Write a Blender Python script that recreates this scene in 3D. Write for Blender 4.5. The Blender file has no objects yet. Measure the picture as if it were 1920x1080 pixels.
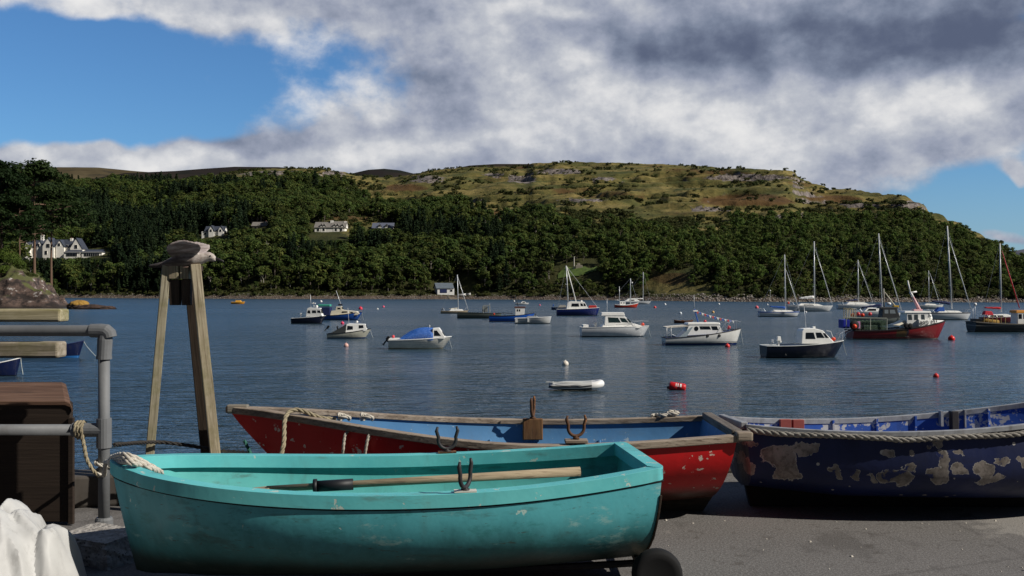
import bpy, bmesh, math, random
import numpy as np
from mathutils import Vector, Matrix
R=math.radians
rnd=random.Random(7)
scene=bpy.context.scene
COL=scene.collection
# ------------------------------------------------------------------ camera
F=1866.7; H=5.3; QH=1.6; Q=H-QH          # focal length in photo pixels, eye above water, eye above quay, quay level
cam=bpy.data.cameras.new('camera'); cam.lens=35; cam.sensor_width=36; cam.clip_start=.1; cam.clip_end=20000
camo=bpy.data.objects.new('camera',cam); COL.objects.link(camo)
camo.location=(0,0,H); camo.rotation_euler=(R(90),0,0); scene.camera=camo
# ------------------------------------------------------------------ light
SUN_EL=37.0; SUN_BACK=18.5                # sun to the right, a little behind the viewer
sv=Vector((math.cos(R(SUN_EL))*math.cos(R(SUN_BACK)),-math.cos(R(SUN_EL))*math.sin(R(SUN_BACK)),math.sin(R(SUN_EL))))
sun=bpy.data.lights.new('sun','SUN'); sun.energy=5.0; sun.angle=R(.5); sun.color=(1,.94,.85)
suno=bpy.data.objects.new('sun',sun); COL.objects.link(suno); suno.location=(60,-20,60)
suno.rotation_euler=sv.to_track_quat('Z','Y').to_euler()
scene.view_settings.view_transform='Standard'; scene.view_settings.look='None'
scene.view_settings.exposure=0.0; scene.view_settings.gamma=1
# ------------------------------------------------------------------ node helpers
class G:
    """small expression builder over a node tree"""
    def __init__(s,nt): s.nt=nt
    def n(s,t,ins=None,**props):
        nd=s.nt.nodes.new(t)
        for k,v in props.items(): setattr(nd,k,v)
        for k,v in (ins or {}).items(): s.put(nd.inputs[k],v)
        return nd
    def put(s,sock,v):
        if isinstance(v,bpy.types.NodeSocket): s.nt.links.new(v,sock)
        else:
            if sock.type=='RGBA' and len(v)==3: v=(*v,1)
            sock.default_value=v
    def m(s,op,a,b=0.0,c=None,clamp=False):
        nd=s.nt.nodes.new('ShaderNodeMath'); nd.operation=op; nd.use_clamp=clamp
        s.put(nd.inputs[0],a); s.put(nd.inputs[1],b)
        if c is not None: s.put(nd.inputs[2],c)
        return nd.outputs[0]
    def add(s,a,b): return s.m('ADD',a,b)
    def sub(s,a,b): return s.m('SUBTRACT',a,b)
    def mul(s,a,b): return s.m('MULTIPLY',a,b)
    def ss(s,x,a,b,lo=0.0,hi=1.0):
        nd=s.n('ShaderNodeMapRange',{0:x,1:a,2:b,3:lo,4:hi},interpolation_type='SMOOTHSTEP'); return nd.outputs[0]
    def lin(s,x,a,b,lo=0.0,hi=1.0):
        return s.n('ShaderNodeMapRange',{0:x,1:a,2:b,3:lo,4:hi}).outputs[0]
    def mix(s,f,a,b,blend='MIX'):
        nd=s.n('ShaderNodeMix',data_type='RGBA',blend_type=blend)
        s.put(nd.inputs[0],f); s.put(nd.inputs[6],a); s.put(nd.inputs[7],b); return nd.outputs[2]
    def noise(s,vec,scale,detail=4,rough=.55,dist=0,out=0):
        return s.n('ShaderNodeTexNoise',{'Vector':vec,'Scale':scale,'Detail':detail,'Roughness':rough,'Distortion':dist}).outputs[out]
    def voro(s,vec,scale,feature='F1',out=0):
        return s.n('ShaderNodeTexVoronoi',{'Vector':vec,'Scale':scale},feature=feature).outputs[out]
    def xyz(s,vec): return s.n('ShaderNodeSeparateXYZ',{0:vec}).outputs
    def vec(s,x,y,z): return s.n('ShaderNodeCombineXYZ',{0:x,1:y,2:z}).outputs[0]
    def vscale(s,v,sc): return s.n('ShaderNodeVectorMath',{0:v,1:sc},operation='MULTIPLY').outputs[0]
    def vadd(s,v,o): return s.n('ShaderNodeVectorMath',{0:v,1:o},operation='ADD').outputs[0]
    def coord(s,k='Object'): return s.n('ShaderNodeTexCoord').outputs[k]
    def pos(s): return s.n('ShaderNodeNewGeometry').outputs['Position']
    def bump(s,h,strength=.3,dist=.01): return s.n('ShaderNodeBump',{'Strength':strength,'Distance':dist,'Height':h}).outputs[0]
def hexc(h):
    h=h.lstrip('#'); o=[]
    for i in (0,2,4):
        c=int(h[i:i+2],16)/255; o.append(c/12.92 if c<=.04045 else ((c+.055)/1.055)**2.4)
    return tuple(o)
def mat(name):
    m=bpy.data.materials.new(name); m.use_nodes=True; nt=m.node_tree
    b=nt.nodes['Principled BSDF']; return m,G(nt),b
_pc={}
def paint(hx,rough=.45,metal=0.0,var=.14,scale=4.0,dirt=0.0,spec=.4):
    """plain painted / moulded surface with slight mottling and optional grime"""
    k=(hx,rough,metal,var,scale,dirt)
    if k in _pc: return _pc[k]
    m,g,b=mat('paint_'+hx.strip('#')); c=hexc(hx)
    co=g.coord(); n=g.noise(co,scale,5,.6)
    f=g.lin(n,.3,.7,1-var,1+var)
    col=g.mix(1.0,c,g.n('ShaderNodeCombineColor',{0:f,1:f,2:f}).outputs[0],'MULTIPLY')
    if dirt>0:
        n2=g.noise(g.vscale(co,(3,3,.8)),scale*.7,6,.65)
        col=g.mix(g.mul(g.ss(n2,.52,.72),dirt),col,(.05,.04,.03))
    g.put(b.inputs['Base Color'],col); b.inputs['Roughness'].default_value=rough; b.inputs['Metallic'].default_value=metal
    b.inputs['Specular IOR Level'].default_value=spec
    _pc[k]=m; return m
# ------------------------------------------------------------------ sky
w=bpy.data.worlds.new('World'); scene.world=w; w.use_nodes=True
g=G(w.node_tree); bg=w.node_tree.nodes['Background']
sky=g.n('ShaderNodeTexSky',sky_type='NISHITA',sun_disc=False,sun_elevation=R(SUN_EL),altitude=50,air_density=1.0,dust_density=.4,ozone_density=2.5)
sky.sun_rotation=math.atan2(sv.x,sv.y)
d=g.coord('Generated'); X,Y,Z=g.xyz(d)
zz=g.m('MAXIMUM',Z,0.0)
inv=g.m('DIVIDE',1.0,g.add(zz,.30))
p=g.vscale(d,(3.0,3.0,4.0))
yy=g.m('MAXIMUM',Y,.12)
U=g.m('DIVIDE',X,yy); V=g.m('DIVIDE',Z,yy)
wn=g.noise(p,2.2,3,.55); wn2=g.noise(g.vadd(p,(7.3,1.1,4.2)),2.2,3,.55)
Uw=g.add(U,g.mul(g.sub(wn,.5),.16)); Vw=g.add(V,g.mul(g.sub(wn2,.5),.075))
def blob(px,py,rx,ry):
    a=g.m('DIVIDE',g.sub(Uw,(px-960)/F),rx/F); b=g.m('DIVIDE',g.sub(Vw,(540-py)/F),ry/F)
    q=g.add(g.mul(a,a),g.mul(b,b)); return g.m('DIVIDE',1.0,g.add(1.0,g.mul(q,q)))
def blobs(lst,base):
    s_=base
    for (px,py,rx,ry,a) in lst: s_=g.add(s_,g.mul(blob(px,py,rx,ry),a))
    return s_
n1=g.noise(p,2.6,10,.58,.0); n3c=g.noise(p,9.0,7,.55,.15); off=g.vadd(p,(.06,-.02,.11)); n1s=g.noise(off,2.6,10,.58,.0)
n2=g.noise(p,8.5,7,.55,.15)
cover=blobs([(1250,150,720,330,.75),(180,4,330,30,.46),(560,0,200,40,.2),(150,298,420,40,.66),(380,145,60,26,.22),(205,165,250,105,-.5),(1900,400,170,50,-.62),(1650,195,30,14,-.25),
   (1900,440,90,16,.6),(1905,350,26,22,.5),(740,330,500,60,.4),(1880,190,230,120,.45)],.12)
cm=g.ss(g.add(cover,g.add(g.mul(g.sub(n1,.5),1.0),g.mul(g.sub(n2,.5),.3))),.38,.68)
behind=g.ss(Y,-.1,.25,1,0)  # unseen dark cloud added behind the viewer and overhead to cut fill light
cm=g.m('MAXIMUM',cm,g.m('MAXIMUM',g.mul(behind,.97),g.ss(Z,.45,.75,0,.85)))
bright=blobs([(560,95,90,60,.55),(520,330,80,70,.15),(620,200,170,80,.14),(930,95,150,60,.12),(1090,120,90,80,.30),(1000,210,200,70,.12),(1280,185,190,60,.20),(1560,215,260,60,.24),(1450,270,250,50,.18),(1800,180,160,40,.22),(930,285,120,22,.35),(760,300,120,30,.2),(1000,5,90,18,.4),(340,300,200,28,.42),(120,8,330,34,.3),
   (1560,78,420,60,-.42),(1760,20,300,70,-.30),(980,45,160,45,-.12),(580,265,170,32,-.20),(800,170,130,60,-.10),(1700,320,220,40,-.02)],.42)
rel=g.mul(g.sub(n1,n1s),1.9)
br=g.add(bright,g.add(rel,g.add(g.mul(g.sub(n2,.5),.26),g.mul(g.sub(n3c,g.noise(g.vadd(p,(.02,-.01,.035)),9.0,7,.55,.15)),.55))))
br=g.ss(br,-.45,1.28)
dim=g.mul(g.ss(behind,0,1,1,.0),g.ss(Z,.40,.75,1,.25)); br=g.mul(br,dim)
ramp=g.n('ShaderNodeValToRGB',{0:br}); cr=ramp.color_ramp
cr.elements[0].position=0; cr.elements[0].color=(*hexc('#58627a'),1)
cr.elements[1].position=1; cr.elements[1].color=(*hexc('#ecebea'),1)
for ps,hx in ((.22,'#7c869b'),(.45,'#9ba2b4'),(.7,'#bcc0c9')):
    e=cr.elements.new(ps); e.color=(*hexc(hx),1)
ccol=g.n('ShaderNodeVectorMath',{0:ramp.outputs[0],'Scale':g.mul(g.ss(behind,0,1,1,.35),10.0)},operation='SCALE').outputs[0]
skyc=g.mix(1.0,sky.outputs[0],(.46,.75,1.03),'MULTIPLY')
hz=g.ss(Z,0.0,.14,.40,0)                   # paler air low down
skyc=g.mix(hz,skyc,(3.0,4.2,6.0))
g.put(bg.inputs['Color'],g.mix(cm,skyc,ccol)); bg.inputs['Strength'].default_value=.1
# ------------------------------------------------------------------ mesh builder
class MB:
    def __init__(s): s.v=[]; s.f=[]; s.mi=[]
    def addf(s,vs,fs,mi=0):
        o=len(s.v); s.v.extend([tuple(v) for v in vs]); s.f.extend([tuple(i+o for i in f) for f in fs]); s.mi.extend([mi]*len(fs)); return s
    def box(s,c,sz,M=None,mi=0,taper=1.0):
        hx,hy,hz=sz[0]/2,sz[1]/2,sz[2]/2; vs=[]
        for z,t in ((-hz,1),(hz,taper)):
            for x,y in ((-1,-1),(1,-1),(1,1),(-1,1)): vs.append(Vector((x*hx*t,y*hy*t,z)))
        if M is not None: vs=[M@v for v in vs]
        vs=[v+Vector(c) for v in vs]
        return s.addf(vs,[(3,2,1,0),(4,5,6,7),(0,1,5,4),(1,2,6,5),(2,3,7,6),(3,0,4,7)],mi)
    def beam(s,p0,p1,wd,dp,up=(0,0,1),mi=0,t=1.0):
        p0,p1=Vector(p0),Vector(p1); z=(p1-p0); L=z.length; z.normalize(); x=Vector(up).cross(z)
        if x.length<1e-4: x=Vector((1,0,0)).cross(z)
        x.normalize(); y=z.cross(x); M=Matrix((x,y,z)).transposed()
        return s.box((p0+p1)/2,(wd,dp,L),M,mi,t)
    def tube(s,pts,r,n=8,closed=False,mi=0,cap=True):
        pts=[Vector(p) for p in pts]; N=len(pts); rs=r if isinstance(r,(list,tuple)) else [r]*N
        vs=[]; prev=None
        for i,p in enumerate(pts):
            a=pts[i-1] if (i>0 or closed) else p; b=pts[(i+1)%N] if (i<N-1 or closed) else p
            t=(b-a).normalized() if (b-a).length>1e-9 else Vector((0,0,1))
            if prev is None:
                u=Vector((0,0,1)).cross(t)
                if u.length<.05: u=Vector((1,0,0)).cross(t)
            else: u=prev-t*prev.dot(t)
            u.normalize(); prev=u; w_=t.cross(u)
            for k in range(n):
                an=2*math.pi*k/n; vs.append(p+(u*math.cos(an)+w_*math.sin(an))*rs[i])
        fs=[]
        for i in range(N if closed else N-1):
            j=(i+1)%N
            for k in range(n): fs.append((i*n+k,i*n+(k+1)%n,j*n+(k+1)%n,j*n+k))
        if cap and not closed: fs+= [tuple(range(n))[::-1],tuple((N-1)*n+k for k in range(n))]
        return s.addf(vs,fs,mi)
    def prism(s,poly,y0,y1,mi=0,w=None):
        """poly in x,z extruded along y; w(z) gives half width instead"""
        n=len(poly); vs=[]
        for sd in (0,1):
            for (x,z) in poly:
                y=(y0 if sd==0 else y1) if w is None else (-w(z) if sd==0 else w(z)); vs.append((x,y,z))
        fs=[tuple(range(n)),tuple(range(2*n-1,n-1,-1))]+[((i+1)%n,i,n+i,n+(i+1)%n) for i in range(n)]
        return s.addf(vs,fs,mi)
    def lathe(s,prof,n=16,M=None,mi=0):
        vs=[];fs=[]; m_=len(prof)
        for (r,z) in prof:
            for k in range(n):
                a=2*math.pi*k/n; v=Vector((r*math.cos(a),r*math.sin(a),z)); vs.append(M@v if M is not None else v)
        for i in range(m_-1):
            for k in range(n): fs.append((i*n+k,i*n+(k+1)%n,(i+1)*n+(k+1)%n,(i+1)*n+k))
        fs+=[tuple(range(n))[::-1],tuple((m_-1)*n+k for k in range(n))]
        return s.addf(vs,fs,mi)
    def build(s,name,mats,parent=None,smooth=False,bevel=0,loc=None,sub=0):
        me=bpy.data.meshes.new(name); me.from_pydata(s.v,[],s.f); me.update()
        bm=bmesh.new(); bm.from_mesh(me); bmesh.ops.recalc_face_normals(bm,faces=bm.faces); bm.to_mesh(me); bm.free()
        for m_ in (mats if isinstance(mats,(list,tuple)) else [mats]): me.materials.append(m_)
        if any(s.mi): me.polygons.foreach_set('material_index',s.mi)
        if smooth: me.polygons.foreach_set('use_smooth',[True]*len(me.polygons)); 
        o=bpy.data.objects.new(name,me); COL.objects.link(o)
        if parent is not None: o.parent=parent
        if loc is not None: o.location=loc
        if bevel:
            b=o.modifiers.new('bevel','BEVEL'); b.width=bevel; b.segments=2; b.limit_method='ANGLE'; b.angle_limit=R(35)
        if sub:
            u=o.modifiers.new('sub','SUBSURF'); u.levels=sub; u.render_levels=sub
        return o
def autosmooth(o,ang=40):
    me=o.data; me.polygons.foreach_set('use_smooth',[True]*len(me.polygons)); me.set_sharp_from_angle(angle=R(ang))
    return o
def tag(o,label=None,cat=None,group=None,kind=None):
    if label: o['label']=label
    if cat: o['category']=cat
    if group: o['group']=group
    if kind: o['kind']=kind
    return o
def empty(name,loc,rz=0,label=None,cat=None,group=None):
    o=bpy.data.objects.new(name,None); COL.objects.link(o); o.location=loc; o.rotation_euler=(0,0,rz); o.empty_display_size=.2
    return tag(o,label,cat,group)
def gridmesh(name,P,mat_,smooth=True,kind=None,parent=None):
    """P: array rows x cols x 3"""
    r,c,_=P.shape; me=bpy.data.meshes.new(name)
    idx=np.arange(r*c).reshape(r,c)
    q=np.stack([idx[:-1,:-1],idx[:-1,1:],idx[1:,1:],idx[1:,:-1]],-1).reshape(-1,4)
    me.vertices.add(r*c); me.vertices.foreach_set('co',P.reshape(-1).astype('f'))
    me.loops.add(q.size); me.loops.foreach_set('vertex_index',q.reshape(-1).astype('i'))
    me.polygons.add(len(q)); me.polygons.foreach_set('loop_start',np.arange(0,q.size,4,dtype='i')); 
    me.update(calc_edges=True); me.validate()
    me.polygons.foreach_set('use_smooth',[smooth]*len(q)); me.materials.append(mat_)
    o=bpy.data.objects.new(name,me); COL.objects.link(o)
    if parent: o.parent=parent
    if kind: o['kind']=kind
    return o
def px3(px,py,d): return Vector(((px-960)*d/F,d,H-(py-540)*d/F))
# ------------------------------------------------------------------ numeric noise
def _h(ix,iy,seed):
    n=(ix.astype(np.int64)*374761393+iy.astype(np.int64)*668265263+seed*974634773)&0xffffffff
    n=((n^(n>>13))*1274126177)&0xffffffff
    return ((n^(n>>16))&0xffff)/65535.0
def vn(x,y,seed=0):
    x=np.asarray(x,float);y=np.asarray(y,float)
    ix=np.floor(x);iy=np.floor(y);fx=x-ix;fy=y-iy; fx=fx*fx*(3-2*fx);fy=fy*fy*(3-2*fy)
    a=_h(ix,iy,seed);b=_h(ix+1,iy,seed);c=_h(ix,iy+1,seed);d_=_h(ix+1,iy+1,seed)
    return (a+(b-a)*fx)*(1-fy)+(c+(d_-c)*fx)*fy
def fbm(x,y,seed=0,oct=4):
    s_=0;a=.5;t=0
    for o in range(oct): s_=s_+a*vn(x,y,seed+o*17);t+=a;x=x*2.03+11.3;y=y*2.03+5.7;a*=.5
    return s_/t
def sst(x,a,b): t=np.clip((x-a)/(b-a),0,1); return t*t*(3-2*t)
# ================================================================== water
m,g,b=mat('sea_water')
P_=g.pos()
s1=g.vscale(P_,(.55,1.0,1.0))
dd=g.n('ShaderNodeVectorMath',{0:P_},operation='LENGTH').outputs['Value']
h1=g.noise(s1,1.35,3,.55,.4); h2=g.noise(g.vadd(s1,(31,7,0)),.32,3,.5,.2); h3=g.noise(s1,5.5,2,.5)
hh=g.add(g.add(g.mul(h1,.26),g.mul(h2,.5)),g.mul(h3,.035))
patch=g.noise(g.vscale(P_,(.010,.035,.02)),1.0,4,.55,.3); bmp=g.n('ShaderNodeBump',{'Strength':1.0,'Distance':g.ss(patch,.38,.62,.55,1.45),'Height':hh}).outputs[0]
g.put(b.inputs['Base Color'],g.mix(patch,(.024,.050,.078),(.034,.064,.090))); g.put(b.inputs['Roughness'],g.lin(dd,30,400,.13,.36))
b.inputs['IOR'].default_value=1.33; b.inputs['Specular IOR Level'].default_value=.5
g.put(b.inputs['Normal'],bmp); WATER=m
mb=MB(); S=9000
mb.addf([(-S,-300,0),(S,-300,0),(S,S,0),(-S,S,0)],[(0,1,2,3)]); tag(mb.build('sea',WATER),kind='structure')
# ================================================================== terrain
SH=np.array([(-900,556.5),(-300,557),(150,558.5),(480,560.5),(700,560.8),(860,561.2),(960,561.7),(1150,563),(1300,565),(1440,566),(1700,566.5),(1900,567),(2300,568)])
RG=np.array([ # px, ridge row, ridge distance
 (-900,372,1150),(-300,350,1150),(0,346,1150),(150,346,1180),(250,347,1200),(345,341,1200),(400,330,1200),(450,322,1200),(500,319,1180),(560,318,1170),(600,319,1160),(640,323,1150),(665,331,1140),(700,335,1140),(740,335,1140),(775,329,1130),(800,323,1120),(830,320,1110),(880,316,1100),(985,314,1090),(1000,308,1080),(1040,306,1070),(1150,308,1040),(1230,310,1010),(1300,314,970),(1360,318,940),(1400,319,910),(1470,320,870),(1485,324,860),(1510,342,830),(1550,354,790),(1590,358,750),(1625,363,715),(1650,366,690),(1690,370,655),(1725,381,625),(1742,398,605),(1800,424,555),(1860,456,500),(1900,488,465),(1935,508,435),(1990,528,410),(2040,541,395),(2300,548,380)])
def shore_d(px): return H*F/(np.interp(px,SH[:,0],SH[:,1])-540)
def ridge(px): return np.interp(px,RG[:,0],RG[:,2]),np.interp(px,RG[:,0],RG[:,1])
def terr(px,dv):
    px=np.asarray(px,float);dv=np.asarray(dv,float)
    ds=shore_d(px);dr,pr=ridge(px);zr=H+(540-pr)*dr/F
    t=(dv-ds)/np.maximum(dr-ds,15);tc=np.clip(t,0,1)
    x=(px-960)/F*dv
    z=zr*(tc**.74*.75+tc*.25)
    env=np.sin(np.pi*np.clip(tc,0,1))**.8
    n=(fbm(x/110,dv/130,3)-.5)*26+(fbm(x/34,dv/34,9)-.5)*9
    z=z+n*env*np.clip(zr/100,.12,1)
    # crags: ledges in the upper slope
    wgt=sst(tc,.22,.45)*(1-sst(tc,.93,1.0)*.6)*sst(fbm(x/75,dv/90,21),.38,.56)
    st=8.0; q=z/st+(fbm(x/60,dv/60,33)-.5)*1.3; k=np.floor(q);f=q-k
    zt=z+((k+sst(f,.55,.90))-q)*st
    z=z*(1-wgt)+zt*wgt
    z=z+(fbm(x/6,dv/6,41,3)-.5)*1.6*sst(tc,.02,.2)*np.clip(zr/60,.1,1)
    over=np.maximum(t-1,0)
    z=np.where(t>1,np.minimum(z,zr)-over*np.maximum(zr,10)*.35,z)
    off=dv-ds
    z=np.where(off>0,z*(.22+.78*sst(off,1,30))*(1-.85*np.exp(-((px-848)/45)**2)*(1-sst(off,16,34))),z)
    z=np.where(off<0,off*.12,np.maximum(z,0)+np.clip(off*.28,0,1.6)+np.where(off<30,(fbm(x/2.2,dv/2.2,51,3)-.5)*1.1*np.clip(off,0,4)/4,0))
    return z
pxs=np.concatenate([np.arange(-900,-60,14.),np.arange(-60,2000,3.0),np.arange(2000,2300,14.)])
tt=np.concatenate([np.linspace(-.08,0,5)[:-1],np.linspace(0,.06,14)[:-1],np.linspace(.06,1.04,190),np.linspace(1.08,1.7,14)])
PX,TT=np.meshgrid(pxs,tt)
DS=shore_d(PX);DR=ridge(PX)[0];DV=DS+TT*np.maximum(DR-DS,15)
ZV=terr(PX,DV)
TP=np.stack([(PX-960)/F*DV,DV,ZV],-1)
m,g,b=mat('hillside_turf')
P_=g.pos(); geo=g.n('ShaderNodeNewGeometry'); nz=g.xyz(geo.outputs['Normal'])[2]; pz=g.xyz(P_)[2]
Pf=g.vscale(P_,(1,1,2.2))
na=g.noise(Pf,.012,6,.6); nb=g.noise(g.vadd(Pf,(91,20,5)),.03,6,.62); nc=g.noise(Pf,.22,4,.6); nd_=g.noise(g.vscale(P_,(.02,.02,.16)),1.0,5,.6)
grass=g.mix(g.ss(nb,.36,.64),(.145,.122,.040),(.062,.068,.022))
grass=g.mix(g.ss(nd_,.48,.62),grass,(.195,.155,.056))
grass=g.mix(g.mul(g.ss(na,.56,.66),.8),grass,(.075,.038,.018))
grass=g.mix(g.mul(g.ss(nc,.46,.68),.55),grass,(.034,.044,.016))
rockn=g.noise(g.vscale(P_,(.35,.35,.08)),1.0,5,.7)
rock=g.mix(g.ss(rockn,.35,.65),(.060,.050,.048),(.26,.225,.205))
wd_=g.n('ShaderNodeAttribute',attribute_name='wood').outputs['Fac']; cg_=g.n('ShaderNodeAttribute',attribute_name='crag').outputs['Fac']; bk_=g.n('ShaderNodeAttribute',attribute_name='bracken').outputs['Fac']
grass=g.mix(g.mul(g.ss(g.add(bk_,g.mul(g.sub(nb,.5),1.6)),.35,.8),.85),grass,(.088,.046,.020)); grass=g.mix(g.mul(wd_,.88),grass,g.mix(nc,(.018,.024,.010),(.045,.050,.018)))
rm=g.mul(g.ss(g.add(g.sub(1.0,nz),g.mul(g.sub(nb,.5),.5)),.36,.48),g.sub(1.0,wd_))
rm=g.m('MAXIMUM',rm,g.ss(g.add(g.mul(cg_,1.0),g.mul(g.sub(g.noise(g.vscale(P_,(.14,.14,.30)),1.0,5,.65),.5),2.2)),.62,.74))
col=g.mix(rm,grass,rock)
beach=g.mix(g.noise(P_,.9,4,.7),(.045,.034,.026),(.16,.12,.095))
bm_=g.ss(g.add(pz,g.mul(g.sub(nc,.5),1.6)),1.2,2.1,1,0)
col=g.mix(bm_,col,beach)
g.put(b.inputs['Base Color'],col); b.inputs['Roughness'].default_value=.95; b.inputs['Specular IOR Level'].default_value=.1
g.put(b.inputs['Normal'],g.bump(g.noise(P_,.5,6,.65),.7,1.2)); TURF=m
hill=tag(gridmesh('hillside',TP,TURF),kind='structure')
def ground_at(px,py):
    """distance at which the slope shows at that row"""
    ds=float(shore_d(px));dr=float(ridge(px)[0])
    dv=np.linspace(ds,dr,700);z=terr(np.full(700,float(px)),dv);row=540-(z-H)/dv*F
    i=np.argmax(row<=py) if (row<=py).any() else 699
    return dv[i],z[i]
# distant moors
def far_hill(name,prof,dist,material,seed,amp=.0,depth=900):
    pr=np.array(prof,float);p_=np.arange(pr[0,0],pr[-1,0]+.1,5.);row=np.interp(p_,pr[:,0],pr[:,1])
    tt_=np.linspace(0,1.35,60);A,B=np.meshgrid(p_,tt_);zr=H+(540-np.interp(A,pr[:,0],pr[:,1]))*dist/F
    dv=dist-depth*(1-B); x=(A-960)/F*dv
    zz_=zr*np.where(B<=1,np.clip(B,0,1)**.8,1-(B-1)*.6)
    zz_=zz_+(fbm(x/180,dv/180,seed)-.5)*zr*.22*np.sin(np.pi*np.clip(B,0,1))
    tag(gridmesh(name,np.stack([x,dv,zz_],-1),material),kind='structure')
def moor(name,c0,c1,c2):
    m,g,b=mat(name); P_=g.pos()
    n_=g.noise(g.vscale(P_,(1,1,3)),.004,6,.6); n2_=g.noise(g.vscale(P_,(1,1,5)),.012,5,.6)
    c=g.mix(g.ss(n_,.40,.60),c0,c1); c=g.mix(g.ss(n2_,.5,.68),c,c2)
    g.put(b.inputs['Base Color'],c); b.inputs['Roughness'].default_value=1; b.inputs['Specular IOR Level'].default_value=0
    return m
M1=moor('moor_heather_shaded',(.024,.021,.021),(.034,.028,.023),(.018,.020,.018)); M2=moor('moor_grass',(.068,.054,.032),(.095,.077,.045),(.04,.036,.028)); M3=moor('moor_blue_haze',(.10,.11,.14),(.08,.085,.11),(.13,.13,.15))  # cloud shadow put into the heather colour, air haze into the blue one
far_hill('distant_moor',[(-700,340),(-100,325),(30,314),(110,312),(185,313),(250,319),(330,325),(500,345)],3600,M2,61,depth=1500)
far_hill('distant_moor',[(80,352),(160,336),(235,323),(330,319),(380,315),(440,311),(520,312),(560,315),(620,322),(700,345)],2700,M1,71,depth=1000)
far_hill('distant_moor',[(560,345),(640,329),(668,322),(690,317),(720,315),(750,318),(775,324),(800,322),(835,318),(860,313),(880,309),(930,306),(990,306),(1040,309),(1120,313),(1250,330)],1750,M1,81,depth=420)
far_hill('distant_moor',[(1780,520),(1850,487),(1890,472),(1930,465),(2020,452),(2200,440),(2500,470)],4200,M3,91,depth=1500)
# ================================================================== trees
def leafmat(name,c0,c1,c2):
    m,g,b=mat(name); oi=g.n('ShaderNodeObjectInfo'); r_=oi.outputs['Random']; co=g.coord()
    n_=g.noise(co,6,3,.6)
    c=g.mix(r_,c0,c1); c=g.mix(g.ss(n_,.42,.66),c,c2)
    r2=g.m('FRACT',g.mul(r_,7.31)); v=g.lin(r2,0,1,.62,1.30)
    c=g.mix(1.0,c,g.n('ShaderNodeCombineColor',{0:v,1:v,2:v}).outputs[0],'MULTIPLY')
    g.put(b.inputs['Base Color'],c); b.inputs['Roughness'].default_value=.7; b.inputs['Specular IOR Level'].default_value=.12
    tr=g.n('ShaderNodeBsdfTranslucent',{0:c}); mx=g.n('ShaderNodeMixShader',{0:.34,1:b.outputs[0],2:tr.outputs[0]}); m.node_tree.links.new(mx.outputs[0],m.node_tree.nodes['Material Output'].inputs[0])
    return m
LEAF=leafmat('broadleaf_foliage',(.058,.093,.020),(.108,.118,.029),(.044,.078,.019))
LEAFB=leafmat('bright_foliage',(.070,.105,.018),(.085,.115,.02),(.045,.075,.016))
CONI=leafmat('conifer_foliage',(.022,.042,.018),(.036,.056,.021),(.017,.033,.016))
SCRUB=leafmat('scrub_foliage',(.050,.068,.018),(.090,.086,.026),(.040,.058,.018))
def barkmat(name,c0,c1,sc):
    m,g,b=mat(name); n_=g.noise(g.vscale(g.coord(),(1,1,.25)),sc,5,.65); g.put(b.inputs['Base Color'],g.mix(n_,c0,c1)); b.inputs['Roughness'].default_value=.95
    return m
BARK=barkmat('bark',(.05,.04,.03),(.16,.13,.11),14); BIRCH=barkmat('pale_bark',(.16,.14,.12),(.42,.39,.35),20)
def leafquads(mb,c,rad,n,size,rr,squash=.8,mi=0,up=.25):
    for _ in range(n):
        v=Vector((rr.gauss(0,1),rr.gauss(0,1),rr.gauss(0,1)));v.normalize()
        if v.z<-.3 and rr.random()<.6: v.z*=-1
        rad_=rad*(.70+.38*rr.random()); p=Vector(c)+Vector((v.x,v.y,v.z*squash))*rad_
        nn=(v+Vector((rr.uniform(-.7,.7),rr.uniform(-.7,.7),rr.uniform(-.4,.8)+up))).normalized()
        a=nn.orthogonal().normalized(); a=Matrix.Rotation(rr.uniform(0,6.28),3,nn)@a; bb=nn.cross(a)
        s1=size*rr.uniform(.6,1.25); s2=s1*rr.uniform(.5,.9)
        mb.addf([p-a*s1-bb*s2*.3,p-bb*s2+a*s1*.2,p+a*s1+bb*s2*.2,p+bb*s2-a*s1*.1],[(0,1,2,3)],mi)
def crown_tree(seed,lobes=15,per=30,bark=None,wide=.40,leaf=None,base=.30):
    rr=random.Random(seed); mb=MB()
    pts=[]
    for i in range(lobes):
        th=rr.uniform(0,6.28); q=rr.random()**.6; h_=base+.12+(1-base-.16)*rr.random()
        env=math.sin(math.pi*min(1,max(.12,(h_-base+.06)/(1.06-base))))**.6
        r_=wide*env*q*rr.uniform(.75,1.05); pts.append((r_*math.cos(th),r_*math.sin(th),h_))
    pts.append((rr.uniform(-.06,.06),0,.88))
    for c in pts: leafquads(mb,c,rr.uniform(.11,.19),per,.055,rr,.8)
    crown=mb
    t=MB(); t.tube([(0,0,-.06),(.01,.0,.15),(-.01,.01,.4),(.02,0,.72)],[.032,.024,.018,.006],6)
    for k in range(5):
        c=pts[(k*3)%len(pts)]; t.tube([(0,0,.22+.06*k),(c[0]*.5,c[1]*.5,(.25+.06*k+c[2])/2),c],[.014,.009,.004],5)
    return crown,t
def conifer(seed,tiers=13,wide=.2):
    rr=random.Random(seed); mb=MB()
    for i in range(tiers):
        f=i/(tiers-1); z=.16+.80*f; r_=wide*(1-f)**.85+.02
        nb=int(5+9*(1-f))
        for k in range(nb):
            a=rr.uniform(0,6.28); rl=r_*rr.uniform(.65,1.12)
            for j in range(3):
                q=(j+.7)/3; leafquads(mb,(rl*q*math.cos(a),rl*q*math.sin(a),z-rl*q*.35+rr.uniform(-.02,.02)),.028,3,.036,rr,.5)
    t=MB(); t.tube([(0,0,-.06),(0,0,.4),(0,0,.95)],[.02,.014,.003],6)
    return mb,t
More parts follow.
